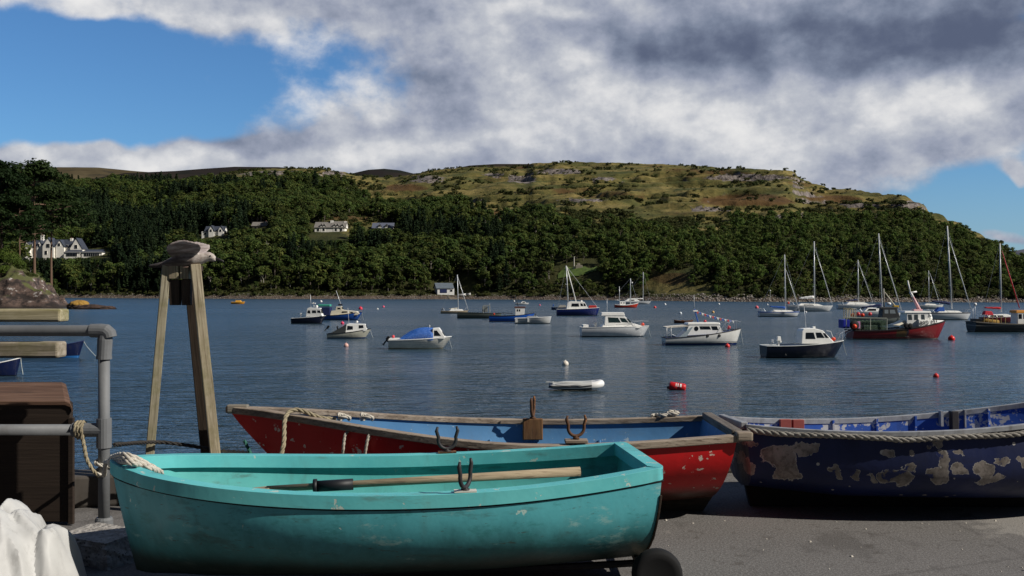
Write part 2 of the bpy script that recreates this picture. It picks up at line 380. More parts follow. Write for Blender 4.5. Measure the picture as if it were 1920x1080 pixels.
def bush(seed):
    rr=random.Random(seed); mb=MB()
    for i in range(9): 
        a=rr.uniform(0,6.28); q=rr.random()**.5*.55
        leafquads(mb,(q*math.cos(a),q*math.sin(a),rr.uniform(.12,.6)),rr.uniform(.2,.34),26,.12,rr,.8)
    return mb
def raw(mb,name,mats):
    me=bpy.data.meshes.new(name); me.from_pydata(mb.v,[],mb.f); 
    for m_ in mats: me.materials.append(m_)
    if any(mb.mi): me.polygons.foreach_set('material_index',mb.mi)
    me.update(); return me
def joined(c,t,name,lm,bk):
    mb=MB(); mb.addf(c.v,c.f,0); mb.addf(t.v,t.f,1); return raw(mb,name,[lm,bk])
LEAFR=leafmat('scrubwood_foliage',(.072,.118,.022),(.125,.138,.034),(.056,.100,.022))
BLR=[]
BL=[];CF=[];BU=[];parts_bl=[];parts_cf=[]
for i in range(7):
    c,t=crown_tree(100+i,wide=.34+.03*(i%4),base=.22+.05*(i%3)); bk=BIRCH if i in(2,5) else BARK; lm=LEAF
    BL.append(joined(c,t,'broadleaf_tree',lm,bk)); parts_bl.append((raw(c,'crown',[lm]),raw(t,'trunk',[bk])))
for i in range(5):
    c,t=crown_tree(150+i,wide=.42,base=.12); BLR.append(joined(c,t,'scrubwood',LEAFR,BARK))
for i in range(4):
    c,t=conifer(200+i,wide=.17+.03*(i%3)); CF.append(joined(c,t,'conifer_tree',CONI,BARK)); parts_cf.append((raw(c,'crown',[CONI]),raw(t,'trunk',[BARK])))
for i in range(5): BU.append(raw(bush(300+i),'bush',[SCRUB]))
# scatter -----------------------------------------------------------
TL=np.array([(-900,345),(100,352),(340,352),(420,346),(450,350),(520,352),(600,352),(650,358),(700,380),(760,384),(850,392),(950,402),(1050,402),(1130,394),(1200,406),(1260,412),(1340,416),(1440,410),(1500,414),(1560,416),(1620,404),(1680,398),(1740,410),(1800,434),(1900,492),(2050,545)])
CLEAR=[(42,205,438,486,22),(584,650,412,452,30),(697,738,417,431,12),(1045,1118,482,524,30),(1205,1290,506,540,0),(815,885,527,556,25),(470,500,414,430,10),(375,425,420,450,16),(1230,1330,535,552,0)]
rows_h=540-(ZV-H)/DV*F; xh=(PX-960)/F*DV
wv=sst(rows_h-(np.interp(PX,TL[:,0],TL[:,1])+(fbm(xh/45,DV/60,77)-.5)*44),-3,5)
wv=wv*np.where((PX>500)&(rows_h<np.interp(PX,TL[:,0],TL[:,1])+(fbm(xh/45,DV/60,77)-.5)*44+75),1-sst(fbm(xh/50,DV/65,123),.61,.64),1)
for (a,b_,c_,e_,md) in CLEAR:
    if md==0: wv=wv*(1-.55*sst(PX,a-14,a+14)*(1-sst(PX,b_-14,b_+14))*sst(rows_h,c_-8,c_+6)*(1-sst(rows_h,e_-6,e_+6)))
def ell(lst):
    o=np.zeros_like(PX)
    for (a,b_,c_,e_) in lst: o=np.maximum(o,np.clip(1.25-((PX-a)/c_)**2-((rows_h-b_)/e_)**2,0,1))
    return o
CR=ell([(520,326,90,7),(625,326,32,8),(800,336,42,10),(980,336,38,10),(1045,322,60,7),(1400,333,100,9),(1610,384,45,8),(1470,408,36,8),(1330,392,60,6),(1090,376,60,5),(1700,385,40,12),(1130,336,30,6),(930,328,30,5)])
BRK=[(905,404,62,13),(930,434,40,9),(1400,376,120,14),(1260,522,48,12),(1560,374,80,10),(760,352,50,8)]
BR=ell(BRK)
hill.data.attributes.new('crag','FLOAT','POINT').data.foreach_set('value',CR.reshape(-1).astype('f'))
hill.data.attributes.new('bracken','FLOAT','POINT').data.foreach_set('value',BR.reshape(-1).astype('f'))
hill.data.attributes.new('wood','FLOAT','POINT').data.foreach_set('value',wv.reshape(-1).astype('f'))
rng=np.random.default_rng(5)
N=105000
cpx=rng.uniform(-800,2150,N); dsn=shore_d(cpx); drn=ridge(cpx)[0]
ct=rng.uniform(.012,1.02,N)**1.0; cd=dsn+ct*(drn-dsn)
keep=rng.random(N)<(cd*(drn-dsn))/(1200*760)         # even density on the ground
cpx,ct,cd=cpx[keep],ct[keep],cd[keep]; cz=terr(cpx,cd); crow=540-(cz-H)/cd*F; cx=(cpx-960)/F*cd
tl=np.interp(cpx,TL[:,0],TL[:,1])+(fbm(cx/45,cd/60,77)-.5)*44
opn=(fbm(cx/50,cd/65,123)>.63)&(crow<tl+75)&(cpx>500)
dense=(crow>tl)&~opn
sc=(~dense)&(fbm(cx/28,cd/40,88)>.50)&(rng.random(len(cx))<.75*np.exp(-np.maximum(tl-crow,0)/26)+.10)
con=(fbm(cx/70,cd/80,55)+np.interp(cpx,[-800,300,520,800,1100,2200],[.08,.05,.0,-.10,-.25,-.3])+np.interp(cpx,[1450,1530,1580,1760,1800],[0,.26,.30,.16,0])*(crow<500)*(crow>390))>.62
hgt=np.where(con,rng.uniform(9,16,len(cx)),rng.uniform(4.6,11.5,len(cx)))*np.interp(cpx,[400,900,1250,1800],[1.05,.88,.58,.44])
hgt=hgt*np.where(cd-shore_d(cpx)<14,.62,1)
sel=[];ssel=[];occ={}
order=np.argsort(cd)
for i in order:
    if not (dense[i] or sc[i]): continue
    if any(((cpx[i]-q[0])/q[2])**2+((crow[i]-q[1])/q[3])**2<.85 for q in BRK) and rng.random()<.86: continue
    h_=hgt[i]; isb=not dense[i]
    if isb: h_=rng.uniform(1.6,4.6)
    rad=(h_*.30 if not con[i] else h_*.17) if not isb else h_*.5
    key=(int(cx[i]//5),int(cd[i]//5)); bad=False
    for a in (-1,0,1):
        for b_ in (-1,0,1):
            for (x_,d_,r_) in occ.get((key[0]+a,key[1]+b_),()):
                if (x_-cx[i])**2+(d_-cd[i])**2<(.46*(r_+rad))**2: bad=True;break
    if bad: continue
    top=540-(cz[i]+h_-H)/cd[i]*F; wpx=rad*1.2/cd[i]*F
    drop=False
    for (a,b_,c_,e_,md) in CLEAR:
        if cpx[i]+wpx>a and cpx[i]-wpx<b_ and top<e_ and crow[i]>c_:
            if md==0:
                if fbm(cx[i]/14,cd[i]/14,5)>.36: drop=True;break
                continue
            if crow[i]>e_:                                   # nearer than the house: stay below its windows
                hm_=H+(540-e_)*cd[i]/F-cz[i]
                if hm_<1.0: drop=True;break
                if h_>hm_: h_=hm_; top=540-(cz[i]+h_-H)/cd[i]*F
            elif crow[i]>e_-md: drop=True;break              # on its footprint
    if drop: continue
    occ.setdefault(key,[]).append((cx[i],cd[i],rad))
    (ssel if isb else sel).append((i,h_))
nearest=sorted(sel,key=lambda e:-e[1]/cd[e[0]]*(1 if -10<cpx[e[0]]<1930 else 0))
fb=[e for e in nearest if not con[e[0]]];fc=[e for e in nearest if con[e[0]]]
NB_,NC_=230,70
indiv=fb[:NB_]+fc[:NC_]; rest=fb[NB_:]+fc[NC_:]
def place_tree(me_parts,joinedme,name,x,y,z,h_,label,cat,group,rr):
    o=bpy.data.objects.new(name,joinedme); COL.objects.link(o); o.location=(x,y,z-.1); s_=h_; o.scale=(s_*rr.uniform(.9,1.25),s_*rr.uniform(.9,1.25),s_); o.rotation_euler=(0,0,rr.uniform(0,6.28))
    return tag(o,label,cat,group)
for (i,h_) in indiv:
    if con[i]: place_tree(None,rnd.choice(CF),'conifer_tree',cx[i],cd[i],cz[i],h_,'dark pointed conifer in the wood across the bay','tree','conifers across the bay',rnd)
    else: place_tree(None,rnd.choice(BL),'broadleaf_tree',cx[i],cd[i],cz[i],h_,'leafy rounded tree in the wood across the bay','tree','broadleaf trees across the bay',rnd)
hidden=[]
def source_collection(name,meshes):
    c=bpy.data.collections.new(name)
    for k,me in enumerate(meshes):
        o=bpy.data.objects.new(me.name,me); c.objects.link(o)
    return c
def scatter(name,pts,scl,meshes):
    me=bpy.data.meshes.new(name); me.from_pydata(pts,[],[]); at=me.attributes.new('size','FLOAT','POINT'); at.data.foreach_set('value',scl)
    o=bpy.data.objects.new(name,me); COL.objects.link(o); o['kind']='stuff'
    ng=bpy.data.node_groups.new(name+'_scatter','GeometryNodeTree'); ng.interface.new_socket('Geometry',in_out='INPUT',socket_type='NodeSocketGeometry'); ng.interface.new_socket('Geometry',in_out='OUTPUT',socket_type='NodeSocketGeometry')
    n=ng.nodes; gi=n.new('NodeGroupInput'); go=n.new('NodeGroupOutput'); ip=n.new('GeometryNodeInstanceOnPoints'); ci=n.new('GeometryNodeCollectionInfo')
    ci.inputs[0].default_value=source_collection(name+'_kinds',meshes); ci.inputs[1].default_value=True; ci.inputs[2].default_value=True
    na=n.new('GeometryNodeInputNamedAttribute'); na.data_type='FLOAT'; na.inputs[0].default_value='size'
    rv=n.new('FunctionNodeRandomValue'); rv.data_type='FLOAT_VECTOR'; rv.inputs[0].default_value=(0,0,0); rv.inputs[1].default_value=(.08,.08,6.28)
    L=ng.links.new; L(gi.outputs[0],ip.inputs['Points']); L(ci.outputs[0],ip.inputs['Instance']); ip.inputs['Pick Instance'].default_value=True
    L(rv.outputs[0],ip.inputs['Rotation']); L(na.outputs[0],ip.inputs['Scale']); L(ip.outputs[0],go.inputs[0])
    o.modifiers.new('scatter','NODES').node_group=ng
    return o
def rt(i): return cpx[i]+(fbm(cx[i]/40,cd[i]/40,3)-.5)*500>1080
tag(scatter('scrub_woodland',[(cx[i],cd[i],cz[i]-.1) for i,_ in rest if not con[i] and rt(i)],[h_*1.08 for i,h_ in rest if not con[i] and rt(i)],BLR),'low bright green scrub woodland on the right hand slope','woodland')
tag(scatter('woodland',[(cx[i],cd[i],cz[i]-.1) for i,_ in rest if not con[i] and not rt(i)],[h_*1.08 for i,h_ in rest if not con[i] and not rt(i)],BL),'dense green woodland covering the lower hillside','woodland')
tag(scatter('conifer_plantation',[(cx[i],cd[i],cz[i]-.1) for i,_ in rest if con[i]],[h_*1.08 for i,h_ in rest if con[i]],CF),'dark conifer stands climbing the hillside','woodland')
# understorey and scrub: low bushes under the trees and over the open hill
up_,us=[],[]
for i,h_ in ssel: up_.append((cx[i],cd[i],cz[i]-.2));us.append(h_*.9)
M_=26000; bx=rng.uniform(-300,2050,M_); bt=rng.uniform(.004,1,M_)**1.5; bd=shore_d(bx)+bt*(ridge(bx)[0]-shore_d(bx)); bz=terr(bx,bd); brow=540-(bz-H)/bd*F; bX=(bx-960)/F*bd
btl=np.interp(bx,TL[:,0],TL[:,1])+(fbm(bX/45,bd/60,77)-.5)*44
for i in range(M_):
    if bz[i]<1.5: continue
    if brow[i]<btl[i]+4 and rng.random()>.10: continue
    sz=rng.uniform(.9,2.3)*(1.0 if brow[i]>btl[i] else .7); top=540-(bz[i]+sz-H)/bd[i]*F; wp=sz/bd[i]*F; hit=False
    for (a,b_,c_,e_,md) in CLEAR:
        if bx[i]+wp>a and bx[i]-wp<b_ and top<e_-(3 if md else 0) and brow[i]>c_: hit=True
    if hit: continue
    up_.append((bX[i],bd[i],bz[i]-.15));us.append(sz)
tag(scatter('hillside_scrub',up_,us,BU),'low scrub and bracken clumps over the hillside','scrub')
# boulders on the shore line
m,g,b=mat('shore_stone'); oi=g.n('ShaderNodeObjectInfo'); n_=g.noise(g.coord(),2.5,5,.65); c=g.mix(oi.outputs['Random'],(.08,.065,.055),(.34,.31,.27)); c=g.mix(g.ss(n_,.5,.7),c,(.06,.05,.045)); g.put(b.inputs['Base Color'],c); b.inputs['Roughness'].default_value=.9; STONE=m
def stone_mesh(seed,name='boulder'):
    bm=bmesh.new(); bmesh.ops.create_icosphere(bm,subdivisions=2,radius=.5); rr=random.Random(seed); o=rr.uniform(0,50)
    for v in bm.verts:
        f=.62+.75*float(fbm(v.co.x*2.2+o,v.co.y*2.2+v.co.z*3.1,seed,3)); v.co*=f; v.co.z*=.72
    me=bpy.data.meshes.new(name); bm.to_mesh(me); bm.free(); me.materials.append(STONE); return me
ST=[stone_mesh(i) for i in range(5)]
bp,bs=[],[]
for i in range(5200):
    px=rng.uniform(100,2040); off=rng.uniform(-1,7)*(1 if px>1150 else .8); dv=float(shore_d(px))+off
    big=np.interp(px,[100,400,900,1250,1330,2040],[.5,.5,.55,.6,1.0,.95])
    bp.append(((px-960)/F*dv,dv,float(terr(px,dv))+.05)); bs.append(rng.uniform(.3,1.0)*big)
tag(scatter('shore_boulders',bp,bs,ST),'band of pale stones along the far shore','stones')
# ================================================================== moored boats
WHITE=paint('#e6e6e2',.35,0,.06,3,.10); CREAM=paint('#d9d2bd',.45,0,.08,3,.15); GLASS=paint('#14181c',.08,0,.1,3,0,.8); BLACK=paint('#101012',.4); DGREY=paint('#33363a',.5)
ALU=paint('#b9bdc2',.35,.5,.1); MASTM=paint('#cfd2d4',.35,.2,.06); NAVYC=paint('#16234f',.8); BLUEC=paint('#1c4fa0',.8); REDC=paint('#b01622',.75); ORANGE=paint('#d8401c',.45); RUBBER=paint('#18181a',.8)
GLASSG=paint('#20302f',.08,0,.1,3,0,.8); WOODB=paint('#6b4a2c',.6,0,.3,12); GREYD=paint('#9a9c9c',.6,0,.15,5,.3); PINKR=paint('#d0494e',.4); WIRE=paint('#9a9ea2',.4,.3)
def hull_mat(top,bands,rough=.32,dirt=.25):
    """bands: list of (z, colour) from the keel up; colour below that height above the waterline"""
    m,g,b=mat('hull_paint'); co=g.coord(); z=g.xyz(co)[2]; col=hexc(top)
    n=g.noise(co,2.2,5,.6); n2=g.noise(g.vscale(co,(1.2,1.2,.35)),3.0,6,.65)
    c=g.mix(1.0,col,g.n('ShaderNodeCombineColor',{0:g.lin(n,.3,.7,.9,1.08),1:g.lin(n,.3,.7,.9,1.08),2:g.lin(n,.3,.7,.9,1.08)}).outputs[0],'MULTIPLY')
    c=g.mix(g.mul(g.ss(n2,.50,.70),dirt),c,(.05,.045,.035))
    for (h_,hx) in reversed(bands): c=g.mix(g.ss(z,h_-.012,h_+.012,1,0),c,hexc(hx))
    g.put(b.inputs['Base Color'],c); b.inputs['Roughness'].default_value=rough; return m
class Boat:
    def __init__(s,name,label,px0,px1,wl,cat='boat',group='boats moored in the bay',yaw=0,B=.36,back=0.0):
        s.d=H*F/(wl-540)+back; s.k=s.d/F; s.cx=(px0+px1)/2; s.wl=540+H*F/s.d if back else wl; s.cy=math.cos(R(yaw))
        s.L=(px1-px0)*s.k/s.cy; s.B=s.L*B
        s.root=empty(name,((s.cx-960)*s.k,s.d+s.B*.45,0),R(yaw),label,cat,group)
    def X(s,px): return (px-s.cx)*s.k/s.cy
    def Z(s,py): return (s.wl-py)*s.k
    def hull(s,pyb,pym,pys,m,sw=.78,rake=.10,deckm=None,rail=None,tm=.42,draft=.35,name='hull',drop=.04,railr=.035,flare=1.0,full=2.4):
        L,B=s.L,s.B; zb,zm,zs=s.Z(pyb),s.Z(pym),s.Z(pys); N=18;M_=9
        def st(t):
            if t<tm: b_=sw+(1-sw)*math.sin(t/tm*math.pi/2)
            else: b_=max(0,1-((t-tm)/(1-tm))**2.3)**.85
            # sheer through stern, mid and bow
            z=zs*(1-t)*(1-2*t)+zm*4*t*(1-t)+zb*t*(2*t-1); z=max(z,min(zs,zm,zb)*.9)
            return b_*B/2,z
        s.st=st; vs=[];fs=[]
        for i in range(N+1):
            t=i/N; b_,z=st(t); k=-draft*(1-.5*t**4)
            for sd in (-1,1):
                for j in range(M_+1):
                    v=j/M_; zz=z+(k-z)*v
                    p_=full-(full-1.15)*t**2
                    w_=b_*max(0,1-v**p_)**(.62) if v<1 else 0
                    x=-L/2+L*t-rake*L*(v**1.1)*t**5
                    vs.append((x,sd*w_,zz))
        W=(M_+1)
        for i in range(N):
            for sd in (0,1):
                for j in range(M_):
                    a=(i*2+sd)*W+j; b2=((i+1)*2+sd)*W+j; fs.append((a,b2,b2+1,a+1))
        fs.append(tuple(range(W))+tuple(W+j for j in range(M_-1,-1,-1)))
        o=MB().addf(vs,fs).build(name,m,s.root); autosmooth(o,50)
        bm=bmesh.new();bm.from_mesh(o.data);bmesh.ops.remove_doubles(bm,verts=bm.verts,dist=1e-4);bmesh.ops.recalc_face_normals(bm,faces=bm.faces);bm.to_mesh(o.data);bm.free()
        dm=deckm or WHITE; dv=[];N2=18
        for i in range(N2+1):
            t=i/N2; b_,z=st(t); b_=max(b_-.02,0.001); dv+=[(-L/2+L*t,-b_,z-drop),(-L/2+L*t,b_,z-drop)]
        MB().addf(dv,[(2*i,2*i+2,2*i+3,2*i+1) for i in range(N2)]).build('deck',dm,s.root)
        if rail:
            pts=[(-L/2+L*i/24,st(i/24)[0]+.01,st(i/24)[1]) for i in range(25)]
            r_=MB(); r_.tube(pts,railr,5); r_.tube([(x,-y,z) for x,y,z in pts],railr,5); r_.tube([pts[0],(pts[0][0],-pts[0][1],pts[0][2])],railr,5); r_.build('rubbing_strake',rail,s.root)
        return o
    def wtop(s,px):
        t=min(1,max(0,s.X(px)/s.L+.5)); return s.st(t)
    def cabin(s,prof,wb,wt,m=None,wins=(),wm=None,name='cabin',front=None,roof=None,parent=None,bev=.04,back=None):
        """prof: side outline in photo pixels, starting at the bottom, ending at the bottom"""
        P=[(s.X(a),s.Z(b)) for a,b in prof]; z0=min(p[1] for p in P); z1=max(p[1] for p in P); hb,ht=wb*s.B/2,wt*s.B/2
        wf=lambda z: hb+(ht-hb)*(z-z0)/max(z1-z0,1e-4)
        o=MB().prism(P,0,0,w=wf).build(name,m or WHITE,parent or s.root,bevel=bev)
        for q in wins:
            pts=[(s.X(a),s.Z(b)) for a,b in q]
            for sd in (-1,1):
                vs=[(x,sd*(wf(z)-.01),z) for x,z in pts]+[(x,sd*(wf(z)+.014),z) for x,z in pts]; n=len(pts)
                MB().addf(vs,[tuple(range(n))[::-1],tuple(range(n,2*n))]+[(i,(i+1)%n,n+(i+1)%n,n+i) for i in range(n)]).build('window',wm or GLASS,o)
        for (i0,n,a0,a1,gap) in ([front] if front else []):
            A,B_=P[i0],P[(i0+1)%len(P)]
            for k in range(n):
                u0=-1+2*(k+gap)/n; u1=-1+2*(k+1-gap)/n; vs=[]
                nx,nz=(B_[1]-A[1]),-(B_[0]-A[0]); ln=math.hypot(nx,nz); nx/=ln;nz/=ln
                if nx<0 and B_[0]>0 and False: nx,nz=-nx,-nz
                for off in (-.012,.014):
                    for (u,a) in ((u0,a0),(u1,a0),(u1,a1),(u0,a1)):
                        x=A[0]+(B_[0]-A[0])*a; z=A[1]+(B_[1]-A[1])*a; sg=1 if nx*1>0 else -1
                        vs.append((x+nx*off*sg,u*wf(z)*.96,z+nz*off*sg))
                MB().addf(vs,[(3,2,1,0),(4,5,6,7),(0,1,5,4),(1,2,6,5),(2,3,7,6),(3,0,4,7)]).build('windscreen',wm or GLASS,o)
        if roof:
            (a,b,c,e,ov,rm)=roof; zt=s.Z(b); zb_=s.Z(c)
            MB().box(((s.X(a)+s.X(e))/2,0,(zt+zb_)/2),(s.X(e)-s.X(a),2*(ht+ov),zt-zb_),taper=.93).build('roof',rm,o,bevel=.03)
        s.wf=wf
        return o
    def tube(s,name,pts,r,m,n=6,y=0,parent=None):
        P=[(s.X(q[0]),(q[2]*s.B/2 if len(q)>2 else y*s.B/2),s.Z(q[1])) for q in pts]
        return MB().tube(P,r,n).build(name,m,parent or s.root,smooth=True)
    def box(s,name,a,b,c,e,wd,m,y=0,bev=.02,parent=None,taper=1):
        return MB().box(((s.X(a)+s.X(c))/2,y*s.B/2,(s.Z(b)+s.Z(e))/2),(abs(s.X(c)-s.X(a)),wd*s.B,abs(s.Z(b)-s.Z(e))),taper=taper).build(name,m,parent or s.root,bevel=bev)
    def ball(s,name,px,py,r,m,y=0,sq=1,parent=None):
        P=[(math.sin(math.pi*i/8)*r,-math.cos(math.pi*i/8)*r*sq) for i in range(1,8)]
        o=MB().lathe(P,10).build(name,m,parent or s.root,smooth=True); o.location=(s.X(px),y*s.B/2,s.Z(py)); return o
    def outboard(s,px,py,sc,tilt=0,m=None,y=0,name='outboard_motor'):
        mb=MB(); A=Matrix.Rotation(R(tilt),3,'Y')
        mb.box(A@Vector((0,0,.30*sc)),(.34*sc,.26*sc,.36*sc),A,0,.75); mb.box(A@Vector((-.02*sc,0,-.12*sc)),(.13*sc,.10*sc,.6*sc),A,0); mb.box(A@Vector((-.05*sc,0,-.44*sc)),(.32*sc,.14*sc,.07*sc),A,0,.8)
        mb.box(A@Vector((.12*sc,0,.05*sc)),(.14*sc,.3*sc,.14*sc),A,0)
        o=mb.build(name,m or BLACK,s.root,bevel=.04*sc); o.location=(s.X(px),y*s.B/2,s.Z(py)); return o
    def pulpit(s,pts,m=ALU,r=.02,name='pulpit_rail'):
        mb=MB()
        for sd in (-1,1):
            P=[]
            for (a,b) in pts:
                bw=s.wtop(a)[0]; P.append((s.X(a),sd*max(bw-.04,.03),s.Z(b)))
            mb.tube(P,r,5)
            for (x,y,z) in P[1:-1]:
                t=min(1,max(0,x/s.L+.5)); mb.tube([(x,y,z),(x,y,s.st(t)[1]-.05)],r*.9,5)
        if abs(P[-1][1])>.03: mb.tube([P[-1],(P[-1][0],-P[-1][1],P[-1][2])],r,5)
        mb.build(name,m,s.root)
    def rig(s,top,feet,r=.016,m=None):
        mb=MB()
        for (px,py,y) in feet: mb.tube([(s.X(top[0]),0,s.Z(top[1])),(s.X(px),y*s.B/2,s.Z(py))],r,4)
        mb.build('rigging',m or WIRE,s.root)
    def spreader(s,px,py,w_,r=.03):
        mb=MB(); mb.tube([(s.X(px)-w_*.55,-w_,s.Z(py)+.04),(s.X(px),0,s.Z(py)),(s.X(px)+w_*.25,w_,s.Z(py)+.04)],r,5); mb.build('spreader',MASTM,s.root)
    def sailcover(s,x0,y0,x1,y1,r,m,name='boom_cover'):
        n=9; P=[(s.X(x0+(x1-x0)*i/n),0,s.Z(y0+(y1-y0)*i/n)+r*.12*math.sin(i*2.1)) for i in range(n+1)]
        MB().tube(P,[r*(.5+.5*(i/n)) for i in range(n+1)],8).build(name,m,s.root,smooth=True)
    def mooring(s,x0,y0,x1,y1):
        P=[(s.X(x0)+(s.X(x1)-s.X(x0))*i/6,0,s.Z(y0)+(s.Z(y1)-s.Z(y0))*(i/6)**.8-.02) for i in range(7)]
        MB().tube(P,.018,5).build('mooring_line',paint('#b9bdb8',.8),s.root)
def yacht(label,px0,px1,wl,top,foot,hx,bands=(),fore=None,boom=None,boomm=None,spread=(),cab=None,yaw=0,fb=(10,8,9),group='sailing yachts moored in the bay',wins=(),furlm=None,mr=.085,back=0,B=.30,rail=None,backstay=True):
    b=Boat('sailing_yacht',label,px0,px1,wl,'yacht',group,yaw,B,back); w=b.wl
    b.hull(w-fb[0],w-fb[1],w-fb[2],hull_mat(hx,list(bands)),sw=.62,rake=.09,rail=rail,draft=.3)
    b.tube('mast',[foot,top],mr,MASTM,8)
    if cab: b.cabin(cab,.55,.42,WHITE,wins,bev=.05)
    if fore: b.tube('furled_headsail',[fore[0],((fore[0][0]+fore[1][0])/2,(fore[0][1]+fore[1][1])/2),fore[1]],[.03,.075,.06],furlm or MASTM,6)
    if boom: b.sailcover(*boom,boomm or NAVYC)
    for sp in spread: b.spreader(sp[0],sp[1],b.B*.36)
    feet=[(foot[0],w-fb[1]-1,-.8),(foot[0],w-fb[1]-1,.8)]
    if backstay: feet+=[(px0+1,w-fb[2]-1,0),(px1-1,w-fb[0]-1,0)]
    b.rig(top,feet)
    b.pulpit([(px1-(px1-px0)*.14,w-fb[0]),(px1-(px1-px0)*.10,w-fb[0]-5),(px1-1,w-fb[0]-6)])
    b.pulpit([(px0+(px1-px0)*.14,w-fb[2]),(px0+(px1-px0)*.10,w-fb[2]-5),(px0+1,w-fb[2]-5)],name='stern_rail')
    return b
# ---- navy boat with white wheelhouse, right foreground of the bay
b=Boat('motor_boat','navy blue motor boat with a white wheelhouse, nearest to the stone quay on the right',1436,1592,672,yaw=4,B=.36)
b.hull(640,647,649,hull_mat('#0c0f22',[(.05,'#08090c')]),deckm=paint('#b9bbb8',.6),rail=paint('#c9ccca',.5),rake=.13,railr=.03)
b.cabin([(1504,645),(1506,622),(1509,617),(1530,616),(1546,620),(1560,635),(1567,642),(1560,646)],.62,.50,WHITE,[[(1512,636),(1513,624),(1528,624),(1531,636)],[(1534,634),(1532,624),(1542,624),(1549,634)],[(1551,634),(1546,625),(1550,625),(1557,634)]],front=(4,3,.1,.75,.08),name='wheelhouse')
b.tube('aerial',[(1519,617),(1515,576)],.02,MASTM); b.box('radar',1531,613,1536,617,.12,WHITE)
b.ball('buoy_fender',1570,637,.17,ORANGE,y=-.2); b.outboard(1466,643,.95,0,WHITE); b.outboard(1457,645,.55,0,ALU,y=.4)
b.pulpit([(1574,643),(1582,627),(1590,624),(1600,620)]); b.mooring(1591,642,1598,668)
MB().tube([(b.X(1555),-.35*b.B/2,b.Z(621)),(b.X(1563),-.35*b.B/2,b.Z(622)),(b.X(1568),-.35*b.B/2,b.Z(634))],.025,5).build('grab_rail',WHITE,b.root)
# ---- white cabin cruiser
b=Boat('cabin_cruiser','glossy white cabin cruiser with tinted windows and navy waterline, bay centre',1090,1220,632,yaw=3,B=.34)
b.hull(612,613,614,hull_mat('#c9ccce',[(.10,'#10152b')],.2,.08),rake=.10,rail=WHITE,railr=.03,flare=1.2)
b.cabin([(1128,614),(1131,609),(1170,605),(1190,607),(1206,612),(1198,616)],.72,.55,WHITE,[],bev=.06,name='coachroof')
b.cabin([(1133,611),(1135,590),(1142,589),(1168,590),(1176,597),(1186,607)],.66,.52,WHITE,[[(1141,605),(1140,595),(1159,596),(1164,605)],[(1166,604),(1162,596),(1172,597),(1179,605)],[(1181,605),(1175,597),(1178,598),(1185,605)]],GLASSG,front=(4,2,.12,.85,.06),name='wheelhouse',roof=(1127,586,592,1172,.08,WHITE))
b.tube('aerial',[(1140,588),(1140,560)],.022,MASTM)
b.ball('buoy_fender',1207,609,.2,ORANGE,y=-.2); b.outboard(1118,612,.9,0,WHITE); b.box('porthole',1157,616,1163,618,.74,BLACK)
b.pulpit([(1176,607),(1190,603),(1205,602),(1219,603)]); b.box('stern_bench',1093,609,1103,614,.6,WHITE); b.mooring(1219,613,1224,634)
# ---- white launch with bunting
b=Boat('motor_launch','white motor launch dressed with a string of bunting, two round portholes in its side',1247,1395,648,yaw=3,B=.33)
h_=b.hull(617,628,634,hull_mat('#d6d6d2',[(.17,'#1c2f63'),(.24,'#1a1a1c'),(.30,'#d6d6d2'),(.345,'#20242c')],.3,.1),rake=.07,rail=paint('#3a332c',.5),railr=.035,deckm=paint('#2c4f8e',.6))
b.cabin([(1283,630),(1291,612),(1294,608),(1348,607),(1358,624),(1356,626)],.66,.58,WHITE,[[(1314,618),(1312,612),(1331,612),(1334,618)],[(1337,619),(1334,612),(1345,612),(1348,619)]],front=(3,3,.15,.75,.07),roof=(1289,605,609,1352,.06,WHITE))
for px in (1306,): 
    q=[(px+4.2*math.cos(a*.7854),616.5+4.6*math.sin(a*.7854)) for a in range(8)]
    pts=[(b.X(x),b.Z(y)) for x,y in q]
    for sd in (-1,1): MB().addf([(x,sd*(b.wf(z)-.02),z) for x,z in pts]+[(x,sd*(b.wf(z)+.016),z) for x,z in pts],[tuple(range(8))[::-1],tuple(range(8,16))]+[(i,(i+1)%8,8+(i+1)%8,8+i) for i in range(8)]).build('porthole',GLASS,b.root)
for px in (1325,1348):
    bw=b.wtop(px)[0]; mm=Matrix.Rotation(R(90),3,'X'); o=MB().lathe([(.05,0),(.15,0),(.15,.06),(.10,.075)],14,mm).build('porthole',DGREY,b.root); o.location=(b.X(px),-bw*.955,b.Z(629.5))
cv=MB(); # awning and clear side screen over the cockpit
zt=b.Z(611)
cv.addf([(b.X(1248),-.45*b.B/2*1.3,b.Z(613)),(b.X(1296),-.45*b.B/2*1.3,b.Z(609)),(b.X(1296),.6*b.B/2,b.Z(609)),(b.X(1248),.6*b.B/2,b.Z(613)),(b.X(1248),-.45*b.B/2*1.3,b.Z(615.5)),(b.X(1296),-.45*b.B/2*1.3,b.Z(612)),(b.X(1296),.6*b.B/2,b.Z(612)),(b.X(1248),.6*b.B/2,b.Z(615.5))],[(0,1,2,3),(7,6,5,4),(0,4,5,1),(1,5,6,2),(2,6,7,3),(3,7,4,0)]); cv.build('awning',paint('#cfc9bd',.8),b.root)
b.cabin([(1272,633),(1297,613),(1300,613),(1286,633)],.7,.6,paint('#8f9ca2',.3),name='side_screen',bev=0)
b.tube('awning_pole',[(1250,634,-.6),(1250,613,-.6)],.03,MASTM); b.tube('awning_pole',[(1258,634,-.7),(1258,613,-.6)],.025,MASTM); b.tube('stern_rail',[(1247,633,-.6),(1254,624,-.6),(1266,630,-.7)],.025,MASTM)
b.tube('mast',[(1313,606),(1306,580)],.055,BLUEC); b.tube('aerial',[(1306,580),(1305,553)],.022,MASTM); b.box('radar',1303,582,1312,585,.1,WHITE)
